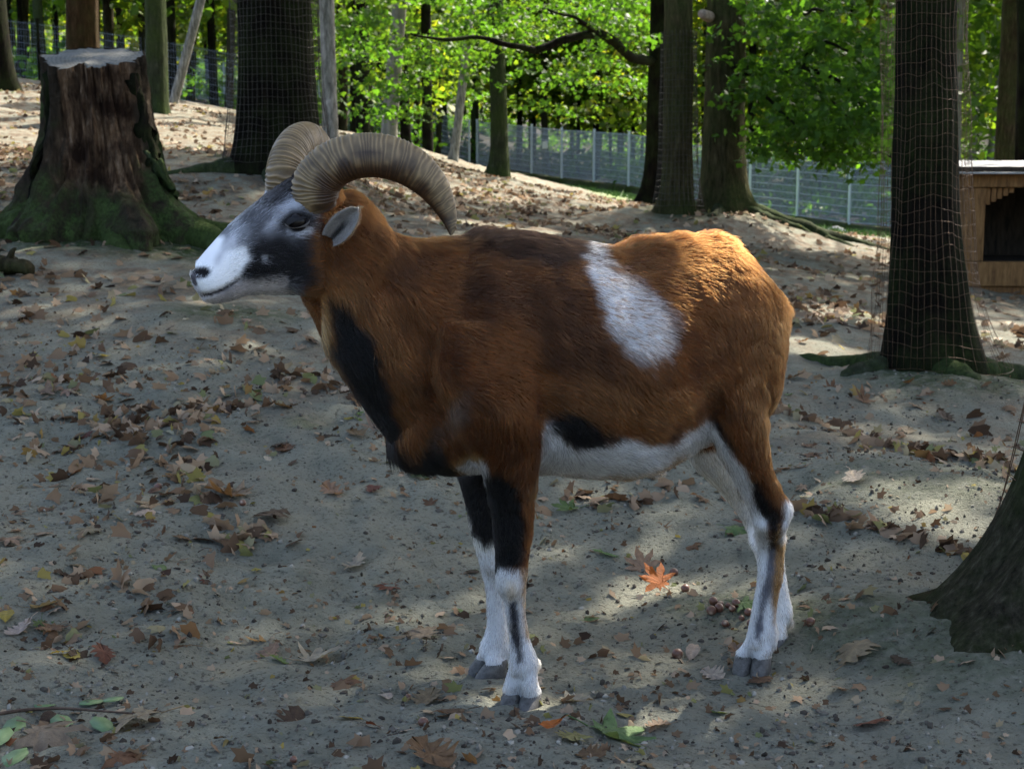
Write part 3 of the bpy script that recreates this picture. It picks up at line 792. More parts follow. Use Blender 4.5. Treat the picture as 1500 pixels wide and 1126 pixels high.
# ---- panel fence and its footing
def fence(name, label, A, B, n0, zoff, wall=True, h=1.62, step=2.0, thin=1.0, pm=None):
    pm = pm or FP
    A = np.asarray(A, float); B = np.asarray(B, float); L = np.linalg.norm(B - A); n = int(round(L / step)); d = (B - A) / n
    o = np.array([A[0], A[1], gz(*A)]); r = empty(name, tuple(o)); tag(r, label, 'fence')
    pw = box(.06, .06, h + .06, .006, (0, 0, (h + .06) / 2)); pw.materials.append(pm)
    capm = box(.07, .07, .02, .004, (0, 0, h + .07)); capm.materials.append(pm)
    pts = [A + d * q for q in range(n + 1)]; zs = [gz(*q) + zoff for q in pts]
    for q, z in zip(pts, zs):
        po = obj('post', pw, None, r); po.location = (q[0] - o[0], q[1] - o[1], z - o[2]); po.rotation_euler.z = math.atan2(d[1], d[0])
        c = obj('cap', capm, None, po)
    for q in range(n):
        a = np.array([*pts[q], zs[q]]) - o; b = np.array([*pts[q + 1], zs[q + 1]]) - o
        parts = []
        for zz in np.linspace(.06, h - .03, 9):
            parts.append(tube(np.array([a + [0, 0, zz], b + [0, 0, zz]]), .0095 * thin, 4))
        for t in np.linspace(.02, .98, 41):
            c = a + (b - a) * t; parts.append(tube(np.array([c + [0, 0, .03], c + [0, 0, h]]), .0068 * thin, 3))
        v, f = merge(parts); obj('wire_panel', mesh_from('wire_panel', v, f, False), WG, r)
    return pts, zs, d, r, o
fpm = NT('fence_post_steel'); fpm.base(fpm.ramp(fpm.noise(20, 3, .6, fpm.coord()), [(.3, (.45, .50, .55)), (.7, (.66, .70, .74))]), .45, .5); FP = fpm.m
pts, zs, d, fr, fo = fence('panel_fence', 'grey steel wire panel fence with posts running across the clearing', FA, FB, 0, .20)
wm = NT('mossy_concrete'); co = wm.coord(); c = wm.ramp(wm.noise(6, 6, .7, co), [(.3, (.05, .05, .04)), (.7, (.16, .15, .125))])
c = wm.mix(wm.ramp(wm.noise(3, 5, .7, co), [(.38, (0, 0, 0)), (.55, (1, 1, 1))]), c, (.045, .062, .018)); wm.base(c, .95, .1); wm.bump(wm.noise(25, 5, .7, co), .8, .03)
r = empty('footing_wall', (FA[0], FA[1], gz(*FA))); tag(r, 'low mossy concrete footing under the wire panel fence', 'low wall'); ro = np.array(r.location)
gq = np.random.default_rng(3); La = np.linalg.norm(d)
for q in range(len(pts) - 1):
    a = np.array([*pts[q], zs[q]]); b = np.array([*pts[q + 1], zs[q + 1]])
    me = box(La - .015, .20, .55, .015); me.materials.append(wm.m)
    o = obj('footing_block', me, None, r); m_ = (a + b) / 2
    o.location = (m_[0] - ro[0], m_[1] - ro[1], m_[2] - ro[2] - .27 + gq.normal(0, .01)); o.rotation_euler = (0, -math.atan2(b[2] - a[2], La), math.atan2(d[1], d[0]))
fence('panel_fence', 'farther run of wire panel fence half hidden by trunks on the slope', (-17.0, 57.5), (-1.6, 53.4), 0, .05)
fence('panel_fence', 'wire fence on the sunlit slope beyond the old stump', (-15.5, 29), (-4.9, 27.0), 0, .0, h=1.1, thin=.16, pm=BK['dark'])
# small sign on the fence
sp = at_y(815, 213, 49.0); t_ = ((sp[:2] - FA) @ _fd); q = FA + _fd * t_ + _fn * .06
sg = NT('sign_enamel'); sg.base((.72, .74, .76), .35, .4)
s = empty('fence_sign', (q[0], q[1], sp[2])); tag(s, 'small white plate fixed to the wire panel fence', 'sign')
s.rotation_euler.z = math.atan2(_fd[1], _fd[0])
obj('plate', box(.34, .012, .24, .004), sg.m, s)
for bx_ in (-.14, .14):
    o = obj('screw', tube(np.array([(bx_, -.012, .09), (bx_, 0, .09)]), .01, 8) and mesh_from('screw', *tube(np.array([(bx_, -.014, .09), (bx_, .0, .09)]), .012, 8)), WG, s)

# ---- pale logs lying beyond the fence
lm = bark_mat('log_bark', (.16, .15, .13), (.33, .31, .27), (.50, .48, .43), .1, .7, .01)
ew = NT('log_end'); ew.base((.30, .25, .18), .9, .1)
for q, (x0, y0, x1, y1, dd, rad) in enumerate([(1168, 287, 1262, 291, 46, .10), (1190, 280, 1230, 284, 49, .08), (1210, 297, 1290, 296, 43, .09), (1125, 272, 1140, 250, 48, .05), (1240, 275, 1290, 282, 50, .09)]):
    a = at_y(x0, y0, dd); b = at_y(x1, y1, dd - .8)
    if q != 3:
        a[2] = gz(a[0], a[1]) + rad * .8; b[2] = gz(b[0], b[1]) + rad * .8
    r = empty('fallen_log', tuple(a))
    tag(r, ['long pale log lying on the ground behind the fence', 'short pale log behind the longest log', 'pale log lying close behind the fence footing', 'thin pale pole leaning behind the fence', 'far pale log end near the dark trunk'][q], 'log', 'logs beyond the fence')
    k_ = np.linspace(0, 1, 9)[:, None]; P = (b - a) * k_ + .06 * np.stack([vnoise(np.column_stack([k_ * 5, k_ * 0 + q, k_ * 0 + w_]), 8) for w_ in range(3)], -1).reshape(-1, 3) * np.array([1, 1, .4])
    v, f = tube(P, np.linspace(rad, rad * .7, 9), 12, 2); obj('log', mesh_from('log', v, f), lm, r)
    v, f = tube(np.array([P[0] - (P[1] - P[0]) * .01, P[0] + (P[1] - P[0]) * .02]), rad * .9, 12); obj('cut_end', mesh_from('cut_end', v, f), ew.m, r)
    t0 = (P[4]); v, f = tube(np.array([t0, t0 + [.05, -.05, rad * 1.6]]), [rad * .3, rad * .2], 7); obj('branch_stub', mesh_from('branch_stub', v, f), lm, r)

# ---- low timber shelter
def shelter():
    Y = 11.0
    base = at_y(1405, 425, Y); zg = gz(base[0], Y)
    W = 2.3; k = Y / FPX
    X = lambda px: at_y(px, 300, Y)[0] - base[0]
    Zp = lambda py: at_y(1450, py, Y)[2] - zg
    r = empty('timber_shelter', (base[0], Y, zg)); tag(r, 'low brown timber shelter with a dark open front and pale roof edge', 'shelter')
    def wood(name, c0, c1, c2):
        m = NT(name); co = m.coord((14, 14, 2.2)); m.base(m.ramp(m.noise(3, 6, .65, co), [(.3, c0), (.5, c1), (.75, c2)]), .8, .2); m.bump(m.noise(4, 6, .7, co), .6, .006); return m.m
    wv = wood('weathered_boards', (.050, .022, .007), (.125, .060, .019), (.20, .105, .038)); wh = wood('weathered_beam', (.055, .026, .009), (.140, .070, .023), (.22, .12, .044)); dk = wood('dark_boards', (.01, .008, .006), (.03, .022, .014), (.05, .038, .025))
    def piece(nm, x0, x1, z0, z1, y0, y1, mat, bev=.006):
        me = box(x1 - x0, y1 - y0, z1 - z0, bev); me.materials.append(mat)
        o = obj(nm, me, None, r); o.location = ((x0 + x1) / 2, (y0 + y1) / 2, (z0 + z1) / 2); return o
    zt = Zp(246); zb = Zp(383); z2 = Zp(400); zr = Zp(275)
    piece('sill_beam', -.02, W, z2 - .10, zb, -.06, .06, wh); 
    piece('skirt_board', 0, W, -.12, z2 - .102, -.03, .02, wv)
    piece('corner_post', 0, .16, zb + .002, zr, -.05, .07, wh); piece('corner_post', W - .14, W, zb + .002, zr, -.05, .07, wh)
    piece('header_beam', -.02, W + .02, zr + .002, zt, -.07, .07, wh)
    piece('side_board', .0, .03, zb, zt, .08, 1.2, wv); piece('side_board', W - .03, W, zb, zt, .08, 1.2, wv)
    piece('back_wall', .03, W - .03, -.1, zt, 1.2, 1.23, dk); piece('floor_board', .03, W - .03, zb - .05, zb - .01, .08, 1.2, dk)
    # vertical cladding whose lower edge slopes
    x = .162; q = 0; g = np.random.default_rng(4)
    while x < W - .16:
        wd = .045; lo = Zp(300) + (x - .162) / (X(1500) - .162) * (Zp(270) - Zp(300)); lo = min(lo, zr - .01)
        if x > X(1500) + .35: lo = max(zb + .3, zr - .06 - (x - X(1500)) * .15)
        if zr - lo > .02: piece('cladding_board', x, x + wd - .006, lo, zr - .001, -.03 + g.uniform(-.004, .004), .0, wv, .003)
        x += wd; q += 1
    rf = NT('roof_sheet'); rf.base(rf.ramp(rf.noise(6, 4, .6, rf.coord()), [(.3, (.17, .175, .175)), (.7, (.27, .275, .27))]), .5, .4)
    ro = piece('roof', -.16, W + .1, zt + .010, zt + .022, -.20, 1.5, rf.m, .004); ro.rotation_euler.x = R(4)
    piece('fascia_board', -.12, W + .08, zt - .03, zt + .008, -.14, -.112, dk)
shelter()

# ---- broken log piece beside the leaves, and a stone by the footing
p = at_y(14, 408, 6.6); p[2] = gz(p[0], p[1])
r = empty('wood_chunk', tuple(p)); tag(r, 'short dark broken piece of wood lying among dry leaves before the stump', 'wood piece')
v, f = tube(np.array([(-.22, .05, .045), (-.1, .02, .055), (.02, 0, .05), (.11, -.02, .04)]), [.05, .06, .055, .035], 14, 4)
v = v * np.array([1, 1, .8]) + .016 * np.stack([fbm(v * 18 + q * 7, 3, q) for q in range(3)], 1); obj('wood', mesh_from('wood', v, f), BK['oak'], r)
v, f = tube(np.array([(.0, 0, .06), (.03, -.03, .11), (.05, -.04, .125)]), [.02, .013, .006], 8, 2); obj('branch_stub', mesh_from('branch_stub', v, f), BK['oak'], r)
def stone(px, py, d, s, label, seed):
    p = at_y(px, py, d); p[2] = gz(p[0], p[1])
    bm = bmesh.new(); bmesh.ops.create_icosphere(bm, subdivisions=3, radius=1)
    me = bpy.data.meshes.new('stone'); bm.to_mesh(me); bm.free()
    v = get_co(me); v = v * (1 + .25 * fbm(v * 1.3, 3, seed))[:, None] * np.array(s); me.vertices.foreach_set('co', v.astype(np.float32).ravel()); me.update()
    me.polygons.foreach_set('use_smooth', np.ones(len(me.polygons), bool))
    k = NT('stone_grey'); k.base(k.ramp(k.noise(14, 5, .7, k.coord()), [(.3, (.16, .16, .15)), (.7, (.36, .35, .33))]), .9, .2); k.bump(k.noise(40, 4, .7, k.coord()), .6, .01)
    o = obj('stone', me, k.m); o.location = p; tag(o, label, 'stone')
stone(1222, 337, 28, (.25, .18, .12), 'pale rounded stone on the grass before the fence footing', 5)
# ================================================================== the mouflon ram
PSI = R(18)                                  # body turned: rump a little farther away than the head
P0 = at_z(738, 1017)
U = np.array([math.cos(PSI), math.sin(PSI), 0]); N = np.array([math.sin(PSI), -math.cos(PSI), 0])   # towards tail / towards near side
PHI = R(30)                                  # head turned a little more
ROLL = R(7)
NH = np.array([math.sin(PHI) * math.cos(ROLL), -math.cos(PHI) * math.cos(ROLL), -math.sin(ROLL)]); UH = np.array([math.cos(PHI), math.sin(PHI), 0])
ZV = np.array([0, 0, 1.0])

def S(px, py, lat=0.0, n=None, p0=None):
    n = N if n is None else n; p0 = P0 if p0 is None else p0
    d = ray(px, py)
    t = ((p0 + lat * n - CAM) @ n) / (d @ n)
    return CAM + d * t
PH = S(505, 335)
def SH(px, py, lat=0.0): return S(px, py, lat, NH, PH)
def lat_of(px, py): return float((at_z(px, py, 0.0) - P0) @ N)

def build_ram():
    body = []
    # torso: top pixel, bottom pixel, half width
    T = [(1143, 448, 1137, 500, .036), (1127, 425, 1118, 560, .076), (1099, 394, 1098, 625, .114), (1055, 357, 1060, 640, .150),
         (1000, 353, 1000, 655, .163), (950, 357, 950, 686, .178), (900, 364, 900, 697, .188), (850, 358, 845, 694, .188),
         (800, 350, 790, 689, .178), (740, 343, 730, 688, .166), (690, 347, 676, 690, .152), (645, 390, 628, 686, .130),
         (605, 460, 592, 672, .100), (578, 545, 572, 648, .060)]
    st = []
    for x1, y1, x2, y2, wd in T:
        a, b = S(x1, y1), S(x2, y2)
        st.append(np.concatenate([(a + b) / 2, (a - b) / 2, N * wd]))
    body.append(loft(st, 4, 36, 2.15))
    Nk = [(720, 350, 650, 670, .125), (650, 354, 590, 655, .118), (604, 356, 548, 604, .106), (570, 343, 508, 550, .094),
          (550, 314, 479, 508, .084), (531, 292, 458, 464, .074), (506, 280, 438, 430, .066), (480, 285, 432, 415, .055)]
    st = []
    for i, (x1, y1, x2, y2, wd) in enumerate(Nk):
        a, b = S(x1, y1), S(x2, y2)
        st.append(np.concatenate([(a + b) / 2, (a - b) / 2, N * wd]))
    body.append(loft(st, 4, 32, 2.0))
    # head
    H = [(508, 296, 478, 415, .050), (470, 268, 462, 427, .063), (432, 262, 430, 430, .062), (398, 282, 400, 430, .056), (366, 307, 374, 430, .047),
         (338, 330, 352, 434, .040), (314, 356, 332, 441, .037), (297, 376, 312, 444, .035), (286, 391, 298, 440, .029), (281, 401, 288, 427, .016)]
    st = []
    for x1, y1, x2, y2, wd in H:
        a, b = SH(x1, y1), SH(x2, y2)
        st.append(np.concatenate([(a + b) / 2, (a - b) / 2, NH * wd]))
    body.append(loft(st, 4, 32, 2.25))
    def blob(c, r, ax=(1, 1, 1)):
        c = np.asarray(c); st = []
        for t in np.linspace(-.98, .98, 7):
            q = math.sqrt(1 - t * t)
            st.append(np.concatenate([c + UH * r * ax[0] * t, ZV * r * ax[2] * q, NH * r * ax[1] * q]))
        return loft(st, 3, 18)
    for sd in (1, -1):                                                   # brow ridges, cheeks, horn bosses
        body.append(blob(SH(434, 316) + NH * sd * .046, .026, (1.15, .75, .8)))
        body.append(blob(SH(446, 385) + NH * sd * .036, .046, (1.2, .55, 1.0)))
        body.append(blob(SH(455, 280) + NH * sd * .032, .034, (1.1, .8, .9)))
        hc_ = SH(446, 292) + NH * (.038 if sd > 0 else -.050) - UH * (.012 if sd < 0 else 0.01); body.append(blob(hc_ - ZV * .012, .031 if sd > 0 else .037, (1.0, .8, 1.0)))
        body.append(blob(SH(300, 402) + NH * sd * .017, .019, (1.0, .8, .9)))
    # legs: lists of (y, x_left, x_right, lateral offset, half thickness)
    nf, ff = lat_of(765, 1040), lat_of(716, 990)
    nh, fh = lat_of(1105, 983), lat_of(1130, 953)
    near_front = [(470, 640, 790, .105, .045), (540, 630, 802, .118, .060), (600, 645, 803, .118, .062), (645, 672, 796, .112, .054), (675, 700, 788, .106, .046),
                  (700, 711, 784, .100, .040), (740, 719, 780, .095, .034), (785, 724, 776, .09, .030), (820, 727, 773, .087, .027), (840, 727, 771, .086, .027),
                  (860, 729, 769, .086, .026), (880, 738, 768, nf, .019), (905, 743, 770, nf, .0165), (930, 746, 774, nf, .0165), (950, 747, 781, nf, .019), (968, 746, 787, nf, .022), (985, 746, 786, nf, .02)]
    far_front = [(560, 650, 780, -.105, .05), (640, 668, 765, -.105, .05), (690, 673, 735, -.10, .040), (706, 675, 727, -.10, .036), (745, 684, 728, -.095, .031), (777, 690, 729, -.092, .028),
                 (800, 696, 734, -.09, .026), (825, 703, 739, -.088, .025), (845, 708, 740, ff, .021), (870, 713, 740, ff, .017), (900, 714, 742, ff, .0165), (925, 712, 745, ff, .018), (945, 705, 747, ff, .021), (960, 702, 744, ff, .02)]
    near_hind = [(450, 1005, 1120, .080, .050), (520, 1010, 1126, .096, .056), (580, 1020, 1121, .102, .055), (620, 1034, 1119, .102, .050), (658, 1053, 1121, .100, .043),
                 (680, 1065, 1125, .098, .038), (700, 1075, 1134, .096, .034), (720, 1085, 1145, .092, .030), (740, 1096, 1158, .088, .028), (756, 1102, 1157, .086, .026),
                 (775, 1106, 1150, .085, .022), (800, 1110, 1147, nh, .0185), (841, 1111, 1146, nh, .0175), (872, 1107, 1139, nh, .017), (903, 1101, 1136, nh, .018), (927, 1096, 1137, nh, .021), (945, 1092, 1135, nh, .02)]
    far_hind = [(560, 1010, 1130, -.095, .055), (620, 1006, 1110, -.10, .052), (655, 1005, 1105, -.10, .044), (678, 1015, 1108, -.098, .038), (697, 1032, 1116, -.096, .034), (717, 1052, 1130, -.094, .030),
                (736, 1068, 1150, -.092, .028), (756, 1084, 1153, -.092, .025), (775, 1094, 1152, -.092, .022), (800, 1102, 1146, fh, .0185), (841, 1116, 1150, fh, .017), (872, 1123, 1155, fh, .017), (895, 1123, 1160, fh, .020), (915, 1118, 1152, fh, .019)]
    for L in (near_front, far_front, near_hind, far_hind):
        st = []
        for y, xl, xr, lt, th in L:
            a, b = S(xl, y, lt), S(xr, y, lt)
            st.append(np.concatenate([(a + b) / 2, (b - a) / 2, N * th]))
        body.append(loft(st, 4, 20, 2.0))
    # toes and dewclaws; each foot: fetlock pixel, hoof ground pixel, lateral, heading (degrees, 180 = towards the head in the body plane)
    feet = [((766, 978), (762, 1046), nf, 52), ((722, 955), (713, 992), ff, 12), ((1114, 938), (1101, 990), nh, 48), ((1136, 912), (1125, 957), fh, 30)]
    claws = []
    for (fx, fy), (gx, gy), lt, hd in feet:
        f = S(fx, fy, lt); g = S(gx, gy, lt); g[2] = 0.0
        a = R(hd) + PSI
        fw = np.array([-math.cos(a), -math.sin(a), 0]); sd = np.array([math.sin(a), -math.cos(a), 0])
        cor = np.array([g[0], g[1], .027]) - fw * .010
        for k in (1, -1):
            c2 = cor + sd * k * .0165
            c1 = f + sd * k * .009
            mid = (c1 * .45 + c2 * .55) + fw * .004 + sd * k * .001
            body.append(loft([np.concatenate([c1 + [0, 0, .012], fw * .014, sd * .012]), np.concatenate([mid, fw * .017, sd * .0145]),
                              np.concatenate([c2 + [0, 0, .004], fw * .021, sd * .0155]), np.concatenate([c2 - [0, 0, .012], fw * .019, sd * .0135])], 4, 14))
            dw = f - fw * .020 + sd * k * .012
            body.append(loft([np.concatenate([dw + [0, 0, .012], fw * .010, sd * .009]), np.concatenate([dw - fw * .006, fw * .010, sd * .009]),
                              np.concatenate([dw - fw * .010 - [0, 0, .014], fw * .005, sd * .005])], 4, 10))
            # hoof claw
            st = []
            for zz, ln, wd, fo in ((.034, .015, .0125, -.004), (.025, .0225, .0160, .001), (.014, .0275, .0168, .008), (.002, .031, .0172, .012), (-.012, .030, .0165, .0125)):
                p = c2.copy(); p[2] = zz; p = p + fw * fo
                st.append(np.concatenate([p, fw * ln, sd * wd]))
            claws.append(loft(st, 3, 18, 2.3))
    # sheath under the belly
    body.append(loft([np.concatenate([S(x, y), UH * .018, N * .02]) for x, y in ((930, 680), (955, 690), (968, 692))], 4, 12))
    V, F = merge(body)
    tmp = obj('body_tmp', mesh_from('body_tmp', V, F))
    rm = tmp.modifiers.new('r', 'REMESH'); rm.mode = 'VOXEL'; rm.voxel_size = 0.0042; rm.use_smooth_shade = True
    sm = tmp.modifiers.new('s', 'SMOOTH'); sm.factor = 0.5; sm.iterations = 7
    dg = bpy.context.evaluated_depsgraph_get()
    me = bpy.data.meshes.new_from_object(tmp.evaluated_get(dg))
    bpy.data.objects.remove(tmp)
    me.name = 'ram_body'
    me.materials.clear()
    return me, claws

# ---- coat pattern: polygons in side view, applied to both flanks alike
def sdf(P, poly):
    P = np.asarray(P); poly = np.asarray(poly, float)
    d = np.full(len(P), 1e9); ins = np.zeros(len(P), bool)
    n = len(poly)
    for i in range(n):
        a, b = poly[i], poly[(i + 1) % n]
        e = b - a; q = P - a
        t = np.clip((q @ e) / (e @ e + 1e-9), 0, 1)
        d = np.minimum(d, ((q - t[:, None] * e) ** 2).sum(1))
        c = ((a[1] <= P[:, 1]) & (b[1] > P[:, 1])) | ((b[1] <= P[:, 1]) & (a[1] > P[:, 1]))
        xx = a[0] + (P[:, 1] - a[1]) * e[0] / (e[1] if abs(e[1]) > 1e-9 else 1e-9)
        ins ^= c & (P[:, 0] < xx)
    return np.sqrt(d) * np.where(ins, -1, 1)

def pline(P, pts):
    P = np.asarray(P); pts = np.asarray(pts, float); d = np.full(len(P), 1e9)
    for a, b in zip(pts[:-1], pts[1:]):
        e = b - a; q = P - a
        t = np.clip((q @ e) / (e @ e), 0, 1)
        d = np.minimum(d, ((q - t[:, None] * e) ** 2).sum(1))
    return np.sqrt(d)

RUF = (.060, .0205, .0052); RUFL = (.094, .039, .0120); RUFD = (.032, .0122, .0042); BLK = (.0045, .004, .004); WHT = (.43, .43, .43); TAN = (.19, .105, .042)
DGR = (.011, .0105, .011); GRY = (.060, .060, .064)
TORSO = [  # colour, softness px, noise px, polygon
    (RUFD, 40, 14, [(800, 380), (870, 400), (900, 500), (940, 560), (880, 575), (800, 530), (760, 440)]),
    (RUFD, 40, 16, [(690, 380), (780, 380), (780, 470), (700, 470), (660, 420)]),
    (RUFD, 26, 10, [(545, 330), (570, 345), (610, 380), (600, 420), (560, 390)]),
    (RUFL, 34, 10, [(1125, 460), (1165, 460), (1160, 640), (1135, 690), (1100, 640), (1100, 540)]),
    (RUFL, 40, 14, [(800, 560), (960, 580), (1040, 560), (1030, 620), (960, 645), (900, 625), (810, 600)]),
    (RUFL, 30, 10, [(445, 400), (510, 400), (560, 480), (600, 520), (590, 600), (560, 520), (520, 450), (470, 430)]),
    ((.018, .009, .005), 14, 8, [(650, 330), (872, 330), (868, 372), (848, 388), (800, 386), (740, 372), (690, 362), (655, 352)]),
    ((.40, .395, .39), 13, 9, [(852, 352), (868, 356), (882, 384), (908, 405), (938, 422), (962, 447), (980, 478), (974, 512), (952, 532), (926, 522), (898, 488), (874, 434), (856, 390)]),
    (TAN, 10, 5, [(425, 425), (478, 436), (482, 470), (478, 505), (505, 556), (470, 520), (440, 460)]),
    (BLK, 7, 6, [(482, 436), (505, 438), (532, 478), (556, 530), (566, 590), (584, 640), (600, 655), (625, 632), (652, 655), (658, 684), (640, 705), (600, 700), (560, 655), (530, 595), (498, 548), (480, 500)]),
    ((.05, .03, .02), 14, 8, [(655, 590), (680, 575), (680, 610), (640, 650), (620, 640)]),
    (TAN, 9, 4, [(655, 668), (690, 652), (705, 668), (690, 682), (668, 692)]),
    ((.42, .41, .42), 5, 4, [(668, 680), (690, 670), (712, 676), (716, 700), (690, 700)]),
    (BLK, 5, 4, [(640, 688), (668, 688), (716, 699), (716, 712), (660, 708)]),
    (WHT, 8, 5, [(795, 660), (797, 630), (806, 615), (840, 650), (905, 640), (950, 655), (985, 648), (1034, 612), (1044, 625), (1000, 700), (960, 725), (795, 725)]),
    (TAN, 10, 4, [(797, 692), (860, 700), (960, 690), (1000, 662), (1005, 680), (960, 720), (780, 720)]),
    (BLK, 7, 6, [(802, 603), (842, 606), (880, 626), (910, 642), (880, 652), (850, 655), (826, 650), (806, 628)]),
    ((.04, .02, .012), 4, 2, [(974, 648), (986, 630), (998, 624), (994, 640), (982, 650)]),
    (BLK, 6, 4, [(1038, 612), (1050, 612), (1074, 646), (1080, 664), (1062, 652)]),
]
NEARLEG = [
    (BLK, 7, 4, [(700, 694), (720, 690), (745, 692), (760, 706), (768, 735), (769, 800), (764, 832), (700, 834)]),
    (WHT, 5, 4, [(700, 832), (790, 832), (830, 1060), (680, 1060)]),
    (TAN, 8, 3, [(764, 832), (776, 832), (782, 930), (770, 930), (766, 880)]),
    ((.45, .38, .3), 8, 3, [(740, 850), (756, 850), (760, 872), (745, 880)]),
    ((.03, .03, .035), 4, 4, [(745, 884), (756, 878), (763, 930), (768, 968), (756, 976), (750, 930)]),
    (BLK, 7, 4, [(1100, 700), (1114, 698), (1126, 730), (1148, 756), (1142, 775), (1138, 812), (1129, 812), (1126, 775), (1100, 745)]),
    (WHT, 5, 3, [(1028, 616), (1040, 618), (1066, 652), (1090, 684), (1101, 714), (1104, 742), (1122, 762), (1127, 780), (1128, 835), (1160, 835), (1170, 1010), (1060, 1010), (1070, 760), (1080, 735), (1060, 680)]),
    (TAN, 6, 3, [(1140, 768), (1152, 768), (1150, 830), (1142, 880), (1132, 920), (1130, 840)]),
    ((.07, .07, .08), 5, 4, [(1127, 800), (1136, 800), (1130, 850), (1122, 890), (1114, 938), (1102, 936), (1112, 880), (1122, 840)]),
    (WHT, 5, 3, [(1150, 728), (1175, 728), (1175, 770), (1146, 790), (1147, 765)]),
]
FARLEG = [
    ((.42, .40, .35), 8, 4, [(660, 690), (760, 690), (760, 1010), (660, 1010)]),
    (BLK, 5, 4, [(655, 670), (750, 670), (750, 786), (726, 792), (708, 800), (690, 778)]),
    (WHT, 12, 4, [(695, 815), (760, 800), (760, 1010), (660, 1010)]),
    ((.45, .42, .36), 8, 4, [(990, 600), (1180, 600), (1180, 1000), (990, 1000)]),
    (BLK, 5, 3, [(1076, 712), (1082, 712), (1092, 732), (1084, 734)]),
    ((.62, .60, .57), 14, 4, [(1040, 740), (1180, 740), (1180, 1000), (1050, 1000)]),
]
HEADP = [
    (RUF, 8, 6, [(448, 250), (580, 250), (580, 540), (420, 540), (434, 440), (454, 400), (466, 360), (462, 320)]),
    (RUFL, 10, 6, [(452, 330), (490, 345), (520, 420), (450, 440), (445, 400)]),
    (DGR, 15, 9, [(350, 380), (380, 345), (420, 345), (452, 350), (452, 395), (440, 415), (425, 412), (400, 408), (352, 406)]),
    ((.008, .0075, .0075), 14, 9, [(356, 385), (440, 375), (448, 410), (425, 410), (356, 404)]),
    ((.16, .165, .175), 14, 5, [(300, 370), (345, 322), (362, 330), (362, 360), (330, 365)]),
    ((.72, .72, .72), 7, 5, [(272, 395), (290, 372), (314, 343), (328, 350), (326, 362), (338, 364), (358, 364), (364, 378), (354, 392), (350, 409), (327, 424), (294, 432), (276, 418)]),
    ((.40, .40, .42), 8, 4, [(320, 372), (334, 350), (345, 345), (348, 358), (330, 368), (318, 385)]),
    ((.25, .255, .275), 9, 6, [(382, 340), (398, 311), (418, 288), (438, 284), (457, 300), (462, 313), (446, 306), (429, 306), (414, 317), (408, 331), (396, 344)]),
    ((.34, .34, .36), 4, 2, [(420, 334), (432, 341), (448, 336), (458, 330), (460, 340), (438, 348), (420, 342)]),
    (DGR, 5, 3, [(412, 322), (426, 309), (446, 308), (456, 316), (456, 328), (446, 326), (424, 326), (408, 338)]),
    (DGR, 10, 6, [(372, 296), (408, 250), (470, 240), (470, 278), (430, 284), (405, 300), (385, 310)]),
    ((.36, .33, .32), 6, 4, [(348, 410), (372, 412), (418, 408), (424, 422), (420, 440), (320, 455), (285, 440), (296, 430), (330, 424)]),
    ((.3, .29, .29), 6, 4, [(286, 416), (300, 432), (290, 440), (278, 425)]),
    ((.22, .22, .22), 3, 1, [(384, 374), (390, 374), (392, 384), (386, 384)]),
]

def pattern(P, jitter=0.0):
    lat = (P - P0) @ N
    px_raw = project(P)
    head = px_raw[:, 0] < 470
    lath = (P - PH) @ NH
    Q = P.copy()
    legfar = (lat < -.01) & (P[:, 2] < .40) & ~head
    m = (lat < 0) & ~legfar & ~head
    Q[m] = P[m] - 2 * lat[m, None] * N
    m = (lath < 0) & head
    Q[m] = P[m] - 2 * lath[m, None] * NH
    X = project(Q)
    if jitter: X = X + rng.normal(0, jitter, X.shape) * np.where(head, 2.2, 1.0)[:, None]
    C = np.tile(np.array(RUF), (len(P), 1))
    nz = fbm(P * 45, 3, 5)
    def run(lst, mask):
        if not mask.any(): return
        xs = X[mask]; c = C[mask]; nn = nz[mask]
        for col, soft, na, poly in lst:
            d = sdf(xs, poly) + nn * na
            wt = sstep(soft, -soft, d)[:, None]
            c = c * (1 - wt) + np.array(col) * wt
        C[mask] = c
    bodym = ~head & ~legfar
    run(TORSO, bodym)
    run(NEARLEG, bodym & (lat > -.02))
    run(FARLEG, legfar)
    C[head] = np.array(GRY)
    run(HEADP, head)
    X2 = X[head]; c = C[head]
    d = pline(X2, [(286, 434), (296, 433), (312, 430), (330, 422), (349, 410)])
    wt = sstep(3.2, 1.2, d)[:, None]; c = c * (1 - wt) + np.array((.012, .009, .008)) * wt
    e = np.hypot((X2[:, 0] - 294) / 14.5, (X2[:, 1] - 400 + (X2[:, 0] - 294) * .12) / 9)
    wt = sstep(1.2, .8, e)[:, None]; c = c * (1 - wt) + np.array((.010, .009, .010)) * wt
    d = pline(X2, [(282, 400), (284, 410), (286, 416)])
    wt = sstep(5, 2, d)[:, None]; c = c * (1 - wt) + np.array((.05, .045, .05)) * wt
    C[head] = c
    mott = (1 + .30 * fbm(P * 30, 3, 11))[:, None]
    lum = C.mean(1, keepdims=True)
    C = C * np.where((lum > .4), 1 + (mott - 1) * .3, np.clip(mott, .5, 1.6))
    return np.clip(C, .004, .85), X, head, legfar, lat

